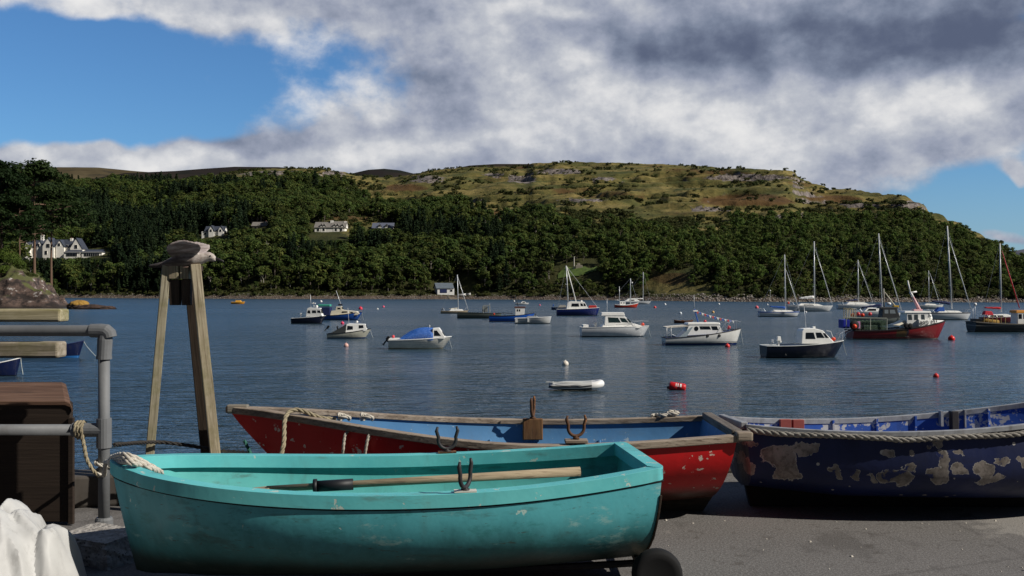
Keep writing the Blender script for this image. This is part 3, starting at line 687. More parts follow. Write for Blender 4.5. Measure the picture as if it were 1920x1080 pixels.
bt=MB(); P=[(b.X(1307+(1385-1307)*i/16),0,b.Z(583+(603-583)*i/16)-.10*math.sin(math.pi*i/16)) for i in range(17)]; bt.tube(P,.012,4)
for i in range(1,16):
    x,y,z=P[i]; c=i%3; bt.addf([(x-.10,-.012,z),(x+.10,-.012,z),(x+.03,-.05,z-.24),(x-.10,.012,z),(x+.10,.012,z),(x+.03,-.03,z-.24)],[(0,1,2),(5,4,3),(0,3,4,1),(1,4,5,2),(2,5,3,0)],c)
bt.build('bunting',[WHITE,paint('#c22a2e',.7),paint('#2d4fae',.7)],b.root)
b.ball('buoy_fender',1372,615,.2,PINKR); b.ball('buoy_fender',1328,603.5,.14,PINKR,y=.3)
b.pulpit([(1362,620),(1370,603),(1385,602),(1394,604)]); b.pulpit([(1352,619),(1360,606),(1372,604)],name='side_rail'); b.mooring(1395,618,1400,650)
# ---- white clinker boat under a blue tarpaulin
b=Boat('day_boat','white clinker cabin boat with a bright blue tarpaulin over its cockpit',727,845,655,yaw=2,B=.38)
m_=hull_mat('#dcdbd2',[(.10,'#b9ae8e')],.4,.15)
g=G(m_.node_tree); bs=m_.node_tree.nodes['Principled BSDF']; z=g.xyz(g.coord())[2]; saw=g.m('FRACT',g.mul(z,5.6)); g.put(bs.inputs['Normal'],g.bump(g.mul(saw,.05),1.0,1.0))
b.hull(632,636,638,m_,rake=.16,rail=WHITE,railr=.04,full=1.9)
tv=[];TN=12
rows=[]
for i in range(TN+1):
    f=i/TN; px=744+(811-744)*f; top=637-(23*math.sin(min(1,f*1.35)*math.pi/2)**1.1)+(2*sst(f,.8,1))
    row=[]
    for j in range(9):
        u=-1+2*j/8; zz=b.Z(637)+(b.Z(float(top))-b.Z(637))*(1-abs(u)**2.4)+.03*math.sin(7*f+5*u)*(1-abs(u)); row.append((b.X(px),u*b.B*.46,zz-(.04 if abs(u)==1 else 0)))
    rows.append(row)
tm_=MB(); tm_.addf([p for r in rows for p in r],[(i*9+j,(i+1)*9+j,(i+1)*9+j+1,i*9+j+1) for i in range(TN) for j in range(8)]); m_,g,bs=mat('tarpaulin_blue'); co=g.coord(); g.put(bs.inputs['Base Color'],g.mix(g.noise(co,3,4),hexc('#20509e'),hexc('#3a70c4'))); bs.inputs['Roughness'].default_value=.42; g.put(bs.inputs['Normal'],g.bump(g.noise(g.vscale(co,(2,2,6)),2.2,4,.6,.8),.9,.12))
o=tm_.build('tarpaulin',m_,b.root,smooth=True); md=o.modifiers.new('thick','SOLIDIFY'); md.thickness=.02
b.cabin([(809,635),(810,616),(822,615),(827,622),(834,633),(832,636)],.72,.56,WHITE,[[(813,630),(813,620),(818,620),(826,630)]],name='cuddy',front=(3,2,.05,.8,.07))
b.outboard(722,640,.95,35,BLACK); b.outboard(733,642,.55,0,DGREY,y=-.5); b.box('stern_bench',728,635,752,638,.7,WHITE); b.ball('fender',735,632,.14,PINKR); b.mooring(841,636,846,654); b.tube('light_pole',[(804,617),(804,610)],.03,WHITE)
# ---- cream cabin boat
b=Boat('cabin_boat','small cream cabin boat with a dark green tarpaulin and raised black outboard',612,693,635,yaw=5,B=.38)
b.hull(617,623,626,hull_mat('#a9a89a',[(.12,'#18305a')],.4,.3),rake=.16,rail=BLACK,full=1.9)
b.cabin([(645,625),(648,608),(653,607),(683,608),(686,618),(684,621)],.66,.55,WHITE,[[(649,619),(650,611),(660,612),(660,618)],[(671,616),(671,610),(679,610),(680,615)]],front=(3,2,.15,.8,.08),name='cuddy')
b.cabin([(616,625),(622,623),(648,608),(649,611),(646,625)],.72,.5,paint('#23282a',.7),name='tarpaulin',bev=.02)
b.tube('aerial',[(652,607),(650,577)],.022,MASTM); b.outboard(611,616,.75,40,BLACK); b.outboard(630,617,.6,0,DGREY,y=.4); b.ball('fender',667,604,.13,WHITE); b.mooring(692,619,697,634)
# ---- navy boat with wheelhouse, left
b=Boat('motor_boat','small navy motor boat with white wheelhouse, leftmost of the boats in open water',545,609,607,yaw=-4,B=.36)
b.hull(592,595,597,hull_mat('#0d1228',[(.08,'#1a1410')]),rake=.14,rail=WHITE,deckm=WHITE)
b.cabin([(573,594),(575,579),(578,577),(600,578),(603,590),(605,593)],.62,.52,WHITE,[[(576,587),(577,582),(581,582),(582,588)],[(585,587),(585,582),(592,582),(593,587)],[(595,586),(595,582),(600,582),(602,587)]],front=(3,2,.1,.8,.08),name='wheelhouse')
b.tube('aerial',[(581,577),(580,553)],.035,MASTM); b.tube('mast',[(587,577),(586,567)],.05,WHITE); b.box('radar',583,568,590,570,.12,WHITE); b.ball('life_raft',592,575,.22,WHITE); b.outboard(562,592,.8,0,WHITE)
# ---- blue boat with cream cabin
b=Boat('fishing_boat','bright blue boat with cream cabin and dark blue canvas dodger',600,678,600,yaw=-3,B=.34)
b.hull(585,590,592,hull_mat('#1d4a94',[(.1,'#0e1a36')]),rake=.14,rail=paint('#101622',.5),deckm=CREAM)
b.cabin([(618,592),(620,583),(640,581),(668,584),(674,588),(670,591)],.6,.5,CREAM,[[(640,587),(641,584),(650,584),(651,586)],[(656,587),(657,585),(661,585),(662,587)]],name='coachroof')
b.cabin([(628,583),(629,575),(639,575),(641,582)],.5,.44,CREAM,[[(632,580),(632,577),(637,577),(638,580)]],name='wheelhouse',front=(2,2,.1,.8,.08))
b.box('canvas_dodger',601,576,619,592,.7,NAVYC,bev=.1,taper=.9); b.box('canopy',595,571,618,575,.55,paint('#3f9c86',.7),bev=.08)
b.tube('mast',[(640,580),(628,545)],.05,MASTM); b.box('radar',632,570,640,573,.1,DGREY); b.mooring(677,584,680,600)
# ---- small buff yacht
b=yacht('small buff coloured yacht with bare mast, second mast from the left in the bay',826,878,588,(857,515),(859,582),'#a59780',[(.08,'#4c4238')],((857,517),(878,583)),(841,579,857,578,.1),CREAM,cab=[(842,583),(846,579),(866,580),(869,583)],fb=(6,5,5),B=.32); b.outboard(828,581,.7,25,BLACK)
# ---- grey green workboat
b=Boat('open_workboat','grey green open workboat with a metal gantry over its stern half',857,940,597,yaw=0,B=.32)
b.hull(588,587,586,hull_mat('#4a524c',[(.1,'#1b1c1a')],.6,.4),rake=.03,rail=paint('#2c302c',.6),deckm=paint('#3b403c',.8),sw=.9)
gm=MB()
for px in (906,918):
    for sd in (-1,1): gm.tube([(b.X(px),sd*b.B*.34,b.Z(587)),(b.X(px),sd*b.B*.34,b.Z(573))],.06,6)
gm.tube([(b.X(906),-b.B*.34,b.Z(573)),(b.X(918),-b.B*.34,b.Z(573))],.06,6); gm.tube([(b.X(906),b.B*.34,b.Z(573)),(b.X(918),b.B*.34,b.Z(573))],.06,6); gm.tube([(b.X(918),-b.B*.34,b.Z(573)),(b.X(918),b.B*.34,b.Z(573))],.06,6); gm.box((b.X(909),0,b.Z(580)),(b.X(918)-b.X(908),b.B*.4,b.Z(575)-b.Z(586)))
gm.build('gantry',paint('#8b8f8c',.5,.3),b.root); b.tube('aerial',[(918,573),(918,569)],.03,MASTM)
# ---- blue and white workboat
b=Boat('workboat','royal blue open workboat with small white box wheelhouse and red waterline',917,1003,603,yaw=0,B=.30)
b.hull(587,592,592,hull_mat('#1653ae',[(.09,'#7c2a26')]),rake=.12,rail=paint('#26262a',.6),deckm=paint('#5a554e',.8),sw=.85)
b.cabin([(966,592),(966,577),(984,577),(983,591)],.55,.5,WHITE,[[(969,584),(969,580),(971.5,580),(971.5,584)],[(973,584),(973,580),(975.5,580),(975.5,584)]],name='wheelhouse',roof=(964,575,577.5,986,.06,paint('#5a3a33',.6)),front=(2,2,.2,.6,.1))
b.tube('mast',[(972,576),(966,553)],.06,DGREY); b.pulpit([(918,592),(922,588),(945,587),(962,588)],DGREY,.03,'side_rail'); b.ball('fender',926,589,.17,ORANGE); b.ball('light',964,565,.14,WHITE)
# ---- grey and white speedboat in front of it
b=Boat('speedboat','low white and grey speedboat lying in front of the blue workboat',966,1034,607,yaw=-6,B=.36)
b.hull(594,596,597,hull_mat('#b7b9b8',[(.1,'#202226')],.35,.15),rake=.05,rail=WHITE,deckm=WHITE,sw=.9,tm=.6)
b.cabin([(985,597),(990,593),(1006,593),(1012,596)],.7,.5,paint('#8a8e90',.7),name='cockpit_cover'); b.box('fender',990,597,993,604,.06,WHITE,y=-1.02); b.box('fender',967,598,971,605,.06,WHITE,y=-.92); b.outboard(1004,591,.4,0,DGREY)
# ---- far little white boat
b=Boat('motor_boat','tiny white motor boat far out before the shore, right of the blue workboat mast',966,992,571,yaw=0,B=.36); b.hull(568,568.5,568.5,hull_mat('#d9dad8',[(.08,'#55585c')]),rail=WHITE); b.cabin([(976,569),(979,565),(985,566),(988,569)],.6,.5,WHITE,[[(979,568),(980,566.5),(984,566.5),(985,568)]])
# ---- navy motor sailer
b=Boat('motor_sailer','navy hulled motor sailer with tall mast and white deckhouse, three windows on its side',1044,1125,592,yaw=2,B=.34)
b.hull(577,579,580,hull_mat('#101f5c',[(.1,'#16181c')]),rake=.06,rail=WHITE,sw=.85,deckm=WHITE)
b.cabin([(1062,581),(1064,568),(1070,565),(1096,566),(1101,575),(1103,580)],.66,.55,WHITE,[[(1071,575),(1072,569),(1085,569),(1086,575)],[(1089,574),(1088,569),(1092,569),(1094,574)],[(1095,574),(1094,569),(1097,569),(1099,574)]],front=(3,2,.1,.8,.08),name='deckhouse')
b.tube('mast',[(1066,566),(1062,498)],.10,MASTM,8); b.tube('furled_sail',[(1063,500),(1081,566)],.11,WHITE); b.rig((1062,498),[(1122,577,0),(1046,580,0),(1066,579,-.8),(1066,579,.8)],.02); b.spreader(1064,533,.8)
b.box('red_dinghy',1105,573,1119,578,.4,paint('#b8302a',.5),bev=.1); b.ball('fender',1117,576,.2,ORANGE); b.ball('radar',1091,565,.2,WHITE)
b.mooring(1125,578,1129,591)
b=Boat('tender','dark blue tender with folded cover tied behind the navy motor sailer',1034,1066,581,yaw=0,B=.36); b.hull(576,576.5,576.5,hull_mat('#142a55',[(.08,'#101216')]),rail=DGREY); b.cabin([(1046,577),(1049,572),(1060,572),(1063,577)],.6,.4,paint('#8f8d86',.8),name='folded_cover'); b.outboard(1037,574,.9,20,BLUEC)
# ---- red fishing ketch
b=Boat('fishing_ketch','orange red hulled two masted fishing ketch close to the far shore',1153,1198,577,yaw=4,B=.34)
b.hull(568,572,571,hull_mat('#b8321f',[(.1,'#5c1812')],.4,.25),rake=.10,rail=WHITE,railr=.07)
b.cabin([(1162,573),(1162,565),(1173,565),(1173,572)],.55,.5,WHITE,[[(1164,569),(1164,567),(1166,567),(1166,569)],[(1169,569),(1169,567),(1171,567),(1171,569)]],name='wheelhouse')
b.tube('mast',[(1183,572),(1183,522)],.11,MASTM); b.tube('mast',[(1162,566),(1162,537)],.08,MASTM); b.tube('boom',[(1162,563),(1151,562)],.06,MASTM); b.rig((1183,522),[(1197,568,0),(1162,545,0),(1183,571,-.9),(1183,571,.9)],.025); b.ball('light',1186,530,.22,WHITE)
# ---- yachts
yacht('white yacht with white deckhouse behind the orange red fishing ketch',1166,1222,570.5,(1207,510),(1207,564),'#d7d8d8',[(.08,'#6a6d72')],cab=[(1172,565),(1178,560),(1195,561),(1200,565)],wins=[[(1180,564),(1181,562),(1190,562),(1190,564)]],fb=(5.5,5,5),boom=(1180,560,1206,560,.14),boomm=WHITE)
yacht('white yacht with twin blue side stripes and bright blue boom cover',1425,1503,594,(1474,477),(1476,584),'#cfd3d6',[(.12,'#26282e'),(.75,'#cfd3d6'),(1.0,'#2a4f94')],((1477,506),(1502,583)),(1446,575,1475,577,.2),BLUEC,cab=[(1448,585),(1452,581),(1485,582),(1492,585)],fb=(11,9,10),spread=[(1475,540)])
b=yacht('large white racing yacht with a pale sail on its boom, behind the blue striped yacht',1478,1566,584,(1530,452),(1531,572),'#d5d7d8',[(.1,'#6d7076')],((1532,466),(1564,570)),(1503,559,1529,557,.34),WHITE,cab=[(1498,573),(1504,569),(1535,570),(1548,574)],wins=[[(1508,572.5),(1509,571),(1526,571.3),(1528,572.8)]],fb=(11,11,12),spread=[(1530,500),(1530,537)],mr=.11)
b.ball('life_ring',1480,568,.28,ORANGE,y=-.4)
yacht('white yacht with navy sail cover, directly behind the stern of the red fishing boat',1573,1645,580,(1612,487),(1613,566),'#d7d9da',[(.1,'#50545a')],((1613,492),(1640,567)),(1590,564,1611,562,.22),NAVYC,cab=[(1588,571),(1594,566),(1622,567),(1632,571)],fb=(10,9,9),mr=.1)
yacht('grey white yacht with a tall leaning mast behind the creels of the red boat',1604,1697,596,(1652,437),(1659,575),'#c4c8ca',[(.1,'#3a3e46')],((1654,450),(1695,582)),(1620,577,1657,572,.26),NAVYC,cab=[(1622,584),(1630,577),(1664,578),(1672,584)],wins=[[(1627,583),(1631,579),(1645,579),(1645,583)]],fb=(13,12,12),spread=[(1654,490),(1657,531)],mr=.10)
yacht('small yacht with a green sail cover and thin short mast behind the pink mast',1722,1772,579,(1744,507),(1745,570),'#cfd2cf',[(.1,'#4a4e54')],((1746,511),(1765,570)),(1735,573,1745,572,.2),paint('#2e7a68',.8),fb=(8,7,7),mr=.07,cab=[(1735,572),(1738,569),(1755,570),(1758,572)])
b=yacht('long white yacht with blue sprayhood and the tallest mast in the harbour',1742,1826,600,(1781,423),(1790,580),'#c9cdd0',[(.12,'#20242e'),(1.05,'#c9cdd0'),(1.22,'#30343c')],((1784,444),(1826,580)),(1752,565,1786,569,.24),NAVYC,cab=[(1760,586),(1766,582),(1800,583),(1808,587)],fb=(14,14,14),spread=[(1784,488),(1787,535)],mr=.11)
b.cabin([(1757,584),(1764,576),(1773,576),(1774,584)],.5,.4,BLUEC,name='sprayhood',bev=.05)
b=yacht('maroon hulled yacht with red boom cover and red furled headsail at the right edge',1844,1925,609,(1880,456),(1883,586),'#5a1520',[(.12,'#1c1416')],((1884,470),(1917,578)),(1851,577,1881,578,.18),REDC,cab=[(1854,595),(1857,590),(1890,589),(1908,594)],wins=[[(1858,594),(1860,591.5),(1870,591),(1871,594)],[(1873,594),(1873,591.5),(1883,591.5),(1884,594)]],fb=(15,14,14),spread=[(1882,522)],furlm=REDC,mr=.09)
b.cabin([(1848,591),(1851,583),(1863,584),(1866,591)],.5,.4,paint('#c02838',.8),name='sprayhood',bev=.05)
# ---- dark workboat at the right edge
b=Boat('fishing_boat','dark hulled working boat with orange roofed wheelhouse cut off by the right edge',1830,1985,623,yaw=0,B=.30)
b.hull(606,608,604,hull_mat('#23262a',[(.10,'#14110f'),(.16,'#7d7a72'),(.75,'#23262a'),(.86,'#6f6d68')],.6,.5),rake=.1,rail=paint('#5a5650',.8),railr=.08,deckm=paint('#6e5a3a',.8),sw=.92)
b.cabin([(1912,608),(1912,586),(1945,586),(1945,607)],.6,.55,WHITE,[[(1914,598),(1914,589),(1920,589),(1920,598)],[(1923,598),(1923,589),(1930,589),(1930,598)]],name='wheelhouse',roof=(1909,582,587,1948,.05,paint('#c98424',.6)))
b.box('fish_bin',1834,598,1845,607,.5,BLACK); nm=MB()
for k in range(6): nm.tube([(b.X(1846+k*8),-.8*b.B/2,b.Z(607)),(b.X(1846+k*8),-.8*b.B/2,b.Z(592+2*(k%2)))],.05,5)
nm.build('guard_post',paint('#8a7a4a',.6),b.root); nt=MB(); nt.tube([(b.X(1850),-.3,b.Z(606)),(b.X(1858),-.3,b.Z(602)),(b.X(1868),-.3,b.Z(604)),(b.X(1880),-.3,b.Z(605))],.28,8); nt.build('net_pile',paint('#8a6d34',.95,0,.4,14),b.root,smooth=True)
b.ball('radar',1838,571,.2,WHITE); b.tube('aerial',[(1838,600),(1838,572)],.03,MASTM); b.tube('aerial',[(1834,600),(1834,578)],.03,MASTM)
# ---- grey fishing boat
b=Boat('fishing_boat','grey aluminium fishing boat with black wheelhouse and yellow topped gantry',1596,1712,608,yaw=0,B=.32)
b.hull(592,597,597,hull_mat('#6a706c',[(.1,'#26282a')],.5,.3),rake=.12,rail=paint('#3c4042',.5),deckm=paint('#55584f',.8),sw=.88)
b.cabin([(1656,598),(1658,578),(1684,577),(1688,588),(1690,596)],.6,.52,paint('#2b2e30',.5),[[(1661,588),(1661,581),(1668,581),(1668,588)],[(1671,588),(1671,581),(1680,581),(1682,588)]],paint('#7d868a',.1,0,.1,3,0,.8),name='wheelhouse',roof=(1653,575.5,578.5,1688,.05,DGREY))
b.tube('mast',[(1664,576),(1663,541)],.10,paint('#8d8a80',.5)); b.tube('derrick',[(1665,548),(1687,577)],.09,paint('#bdb8a4',.5)); b.box('light_bar',1681,573,1690,577,.3,paint('#c9a21e',.5)); b.ball('radome',1673,570,.34,WHITE,sq=.7)
b.box('number_board',1689,592.5,1700,595.5,.02,WHITE,y=-.80)
for k,(px,c) in enumerate([(1601,ORANGE),(1612,PINKR),(1620,ORANGE),(1634,PINKR)]): b.ball('net_float',px,591-(k%2)*2,.28,c,y=-.5)
rr=MB()
for k in range(6): rr.tube([(b.X(1590+k*3.2),-.7*b.B/2,b.Z(598)),(b.X(1589+k*3.2),-.7*b.B/2,b.Z(578+1.5*(k%3))),(b.X(1592+k*3.2),.7*b.B/2,b.Z(578+1.5*(k%3))),(b.X(1592+k*3.2),.7*b.B/2,b.Z(598))],.05,5)
rr.build('gear_hoops',paint('#b8ac8a',.7),b.root)
# ---- red fishing boat with registration
b=Boat('fishing_boat','red hulled fishing boat stacked with green creels, registration BRD 103 on its bow',1601,1784,637,yaw=0,B=.31)
h_=b.hull(602,617,620,hull_mat('#7e1218',[(.05,'#16100e'),(.12,'#9c8f86')],.4,.25),rake=.09,rail=paint('#16100f',.6),railr=.07,deckm=paint('#6d6a62',.8),sw=.88)
# paint patch where the old colour shows
m_=h_.data.materials[0]; g=G(m_.node_tree); bs=m_.node_tree.nodes['Principled BSDF']; old=bs.inputs['Base Color'].links[0].from_socket; x_,y_,z_=g.xyz(g.coord()); nn=g.noise(g.coord(),1.6,4,.6)
mk=g.mul(g.ss(g.add(x_,g.mul(nn,.5)),b.X(1684),b.X(1686)),g.ss(g.add(x_,g.mul(nn,.5)),b.X(1707),b.X(1709),1,0)); mk=g.mul(mk,g.ss(z_,.2,.3))
mk2=g.ss(x_,b.X(1699),b.X(1701)); g.put(bs.inputs['Base Color'],g.mix(mk,old,g.mix(mk2,(.12,.065,.02),(.035,.022,.03))))
b.cabin([(1703,616),(1704,588),(1706,586),(1744,586),(1746,603),(1747,612)],.62,.56,WHITE,[[(1707,600),(1706,590),(1713,590),(1714,600)],[(1718,600),(1718,590),(1725,590),(1725,600)],[(1731,600),(1731,590),(1737,590),(1738,600)]],paint('#3f474b',.1,0,.1,3,0,.8),front=(3,3,.12,.65,.08),name='wheelhouse',roof=(1699,583.5,587,1750,.08,WHITE))
# white whaleback bulwark carrying the number
N=10; vs=[]
for i in range(N+1):
    px=1724+(1781-1724)*i/N; bw,zs=b.wtop(px); up=b.Z(602+(1 if i>8 else 0))-(0.02*i if i<9 else .3)
    zt=max(zs+.05,b.Z(599.2)+(b.Z(601.5)-b.Z(599.2))*i/N if i<N else zs+.05)
    for sd in (-1,1): vs+=[(b.X(px),sd*(bw+.02),zs+.02),(b.X(px),sd*(bw-.02),zt)]
fs=[]
for i in range(N):
    a=i*4;c=a+4; fs+=[(a,c,c+1,a+1),(a+2,a+3,c+3,c+2),(a+1,c+1,c+3,a+3)]
fs+=[(0,1,3,2)]
wb_=MB().addf(vs,fs).build('foredeck',WHITE,b.root)
def lettering(txt,size,loc,rot,m_,parent,name='lettering',shear=0,ext=.006,wscale=1):
    cu=bpy.data.curves.new(name,'FONT'); cu.body=txt; cu.size=size; cu.extrude=ext; cu.space_character=1.1; cu.align_x='CENTER'; cu.align_y='CENTER'; cu.offset=size*.012
    o=bpy.data.objects.new(name,cu); COL.objects.link(o); dg=bpy.context.evaluated_depsgraph_get(); me=bpy.data.meshes.new_from_object(o.evaluated_get(dg)); bpy.data.objects.remove(o); bpy.data.curves.remove(cu)
    me.name=name; me.materials.clear(); me.materials.append(m_); o=bpy.data.objects.new(name,me); COL.objects.link(o); o.parent=parent; o.location=loc; o.rotation_euler=rot; o.scale=(wscale,1,1); return o
p0=(b.X(1727),-(b.wtop(1727)[0]+.0),0);p1=(b.X(1757),-(b.wtop(1757)[0]),0)
an=math.atan2(p1[1]-p0[1],p1[0]-p0[0])
mx=Vector((b.X(1743),-(b.wtop(1741.5)[0]+.035),b.Z(605.4)))
lettering('BRD 103',.62,mx,(R(90),R(-5),an),paint('#1a1a1c',.5),wb_,wscale=.86)
b.tube('mast',[(1736,585),(1722,557)],[.2,.12],paint('#d8a9ad',.5)); b.tube('mast_pole',[(1718,552),(1712,526)],.07,WHITE); b.tube('mast_top',[(1722,557),(1717,548)],.12,WHITE); b.tube('crosstree',[(1716,549),(1729,547)],.09,WHITE); b.box('mast_step',1722,580,1738,584,.2,paint('#d8a9ad',.5))
cr_=MB()
for r_ in range(2):
    for c_ in range(7):
        x0=b.X(1614+c_*7.2); z0=b.Z(618-r_*8.6); w_=(b.X(1620.5)-b.X(1614)); h2=b.Z(600)-b.Z(607.6)
        for yy in (-.62,.1):
            yb=yy*b.B/2; dy=.55*b.B/2
            for zf in (0,1):
                cr_.tube([(x0,yb,z0+h2*zf),(x0+w_,yb,z0+h2*zf),(x0+w_,yb+dy,z0+h2*zf),(x0,yb+dy,z0+h2*zf)],.035,4,True)
            for q in range(5): cr_.tube([(x0+w_*q/4,yb,z0),(x0+w_*q/4,yb,z0+h2)],.022,4)
            for q in range(3): cr_.tube([(x0,yb-.005,z0+h2*(q+.5)/3),(x0+w_,yb-.005,z0+h2*(q+.5)/3)],.015,4)
            cr_.box((x0+w_/2,yb+dy*.55,z0+h2*.35),(w_*.7,dy*.7,h2*.5),mi=1)
tag(cr_.build('creels',[paint('#4e6350',.9,0,.4,9),paint('#27382b',.95,0,.4,9)],b.root),kind='stuff'); b.root.children[-1].name='creel_stack'
fr=MB()
for px in (1633,1664): fr.tube([(b.X(px),-.78*b.B/2,b.Z(619)),(b.X(px),-.78*b.B/2,b.Z(597))],.05,5)
fr.tube([(b.X(1588),-.78*b.B/2,b.Z(595.5)),(b.X(1664),-.78*b.B/2,b.Z(597))],.05,5); fr.tube([(b.X(1588),-.78*b.B/2,b.Z(595.5)),(b.X(1588),-.78*b.B/2,b.Z(616))],.05,5); fr.build('creel_rack',paint('#8f9488',.5),b.root)
b.box('fish_bin',1585,600,1597,616,.5,paint('#1d2a9a',.5)); o=MB(); 
o.lathe([(.16,-.12),(.45,-.12),(.5,0),(.45,.12),(.16,.12)],14,Matrix.Rotation(R(90),3,'X')); o=o.build('tyre',RUBBER,b.root,smooth=True); o.location=(b.X(1602),-.9*b.B/2,b.Z(610)); b.ball('buoy_fender',1601,612,.26,ORANGE,y=-1.0); b.box('pink_basket',1609,603,1614,616,.2,paint('#c58bb4',.6),y=-.6)
b.cabin([(1680,610),(1692,606),(1702,600),(1702,606),(1690,611)],.6,.4,CREAM,name='folded_canvas'); 
for px in (1699,1705.5):
    o=MB().lathe([(.10,-.08),(.25,-.08),(.29,0),(.25,.08),(.10,.08)],12,Matrix.Rotation(R(90),3,'X')).build('tyre',RUBBER,b.root,smooth=True); o.location=(b.X(px),-1.0*b.B/2,b.Z(611))
b.ball('buoy_fender',1751,597,.3,WHITE,y=-.2); b.ball('fender',1748,592,.2,WHITE,y=-.5); b.tube('stern_gantry',[(1601,620),(1590,624),(1582,640)],.05,ALU,y=-.7)
# ---- brown rowing boat
b=Boat('rowing_boat','brown varnished rowing boat between the white cruiser and the launch',1265,1301,606,yaw=-3,B=.38); b.hull(600,602,600,hull_mat('#5a2d1c',[(.06,'#20140e')]),rake=.12,rail=WOODB,deckm=paint('#3a2418',.8),drop=.2); b.box('thwart',1279,600.5,1283,601.5,.85,WOODB)
# ---- yellow tender far left
b=Boat('tender','yellow tender floating alone near the far shore on the left',433,458,570,yaw=0,B=.4); b.hull(566,566.5,566.5,hull_mat('#d8901c',[(.1,'#6d3a10')]),rail=paint('#e0a83c',.5),railr=.08,deckm=paint('#b87a1c',.6),sw=.9); b.cabin([(440,567),(441,563),(450,563),(452,567)],.5,.35,paint('#d8a53c',.6),name='cover')
# ---- half hidden blue boats on the left
for (lab,px0,px1,wl,pys) in (('dark blue open boat with pale rim at the left edge, above the brown box',-62,30,706,(672,682,684)),('dark blue boat with light blue waterline, bow showing past the lower mossy beam',38,148,672,(640,650,652))):
    b=Boat('open_boat',lab,px0,px1,wl,yaw=4,B=.36); b.hull(*pys,hull_mat('#101a3e',[(.16,'#2a6cae')] if wl==672 else [(.05,'#0a0d18')]),rake=.10,rail=WHITE if wl==706 else NAVYC,deckm=paint('#4a5868',.7),drop=.18)
    b.box('thwart',px0+.45*(px1-px0),pys[1]+1,px0+.5*(px1-px0),pys[1]+4,.85,WOODB)
    b.mooring(px1,pys[0]+1,px1+(22 if wl==672 else 4),wl-3)
# ---- inflatable dinghy
b=Boat('inflatable_dinghy','grey inflatable dinghy with a dark band and shipped oar, alone in front of the bay',1030,1132,734,yaw=-3,B=.48)
L,B=b.L,b.B; r0=.20
cl=[(-L/2,-B/2+r0,.24),(-L*.1,-B/2+r0,.24),(L*.15,-B/2+r0,.25),(L*.33,-B/2+r0*1.3,.29),(L*.43,-B*.18,.34),(L*.46,0,.355)]
cl=cl+[(x,-y,z) for x,y,z in cl[-2::-1]]
def crom(P,n=6):
    P=[Vector(p) for p in P]; o=[]
    for i in range(len(P)-1):
        a=P[i-1] if i else P[i]*2-P[i+1]; d_=P[i+2] if i+2<len(P) else P[i+1]*2-P[i]
        for k in range(n):
            t=k/n; b_,c=P[i],P[i+1]; o.append(.5*((2*b_)+(c-a)*t+(2*a-5*b_+4*c-d_)*t*t+(3*b_-a-3*c+d_)*t**3))
    o.append(P[-1]); return o
cl=crom(cl,5); n=len(cl); rs=[r0*(.45+.55*min(1,i/4)) if i<4 else (r0*(.45+.55*min(1,(n-1-i)/4)) if i>n-5 else r0) for i in range(n)]
m_,g,bs=mat('inflatable_hypalon'); co=g.coord(); x_,y_,z_=g.xyz(co); zc=g.sub(z_,g.mul(g.m('MAXIMUM',g.sub(x_,.2),0),.11)); c=g.mix(g.mul(g.ss(zc,.19,.20),g.ss(zc,.265,.275,1,0)),hexc('#b9bab8'),hexc('#23252e')); c=g.mix(g.ss(zc,.13,.14,1,0),c,hexc('#2a2c33')); c=g.mix(g.ss(x_,.80,.83),c,hexc('#dcdcda')); g.put(bs.inputs['Base Color'],c); bs.inputs['Roughness'].default_value=.5
MB().tube(cl,rs,14).build('buoyancy_tube',m_,b.root,smooth=True)
MB().box((-.02,0,.13),(L*.82,B*.62,.05)).build('floor',paint('#8f9292',.7),b.root); MB().box((-L*.42,0,.26),(.05,B*.6,.3)).build('transom',paint('#c9c9c4',.5),b.root); MB().box((-L*.06,0,.36),(.22,B*.75,.04)).build('thwart',WHITE,b.root)
MB().tube([(-L*.55,-B*.42,.47),(L*.12,-B*.40,.43)],.022,6).build('oar',paint('#d8d8d2',.5),b.root); MB().tube(crom([(-L*.38,-B/2-.01,.34),(-L*.2,-B/2-.02,.28),(0,-B/2-.01,.34),(L*.1,-B/2-.02,.3)],5),.012,5).build('grab_line',DGREY,b.root)
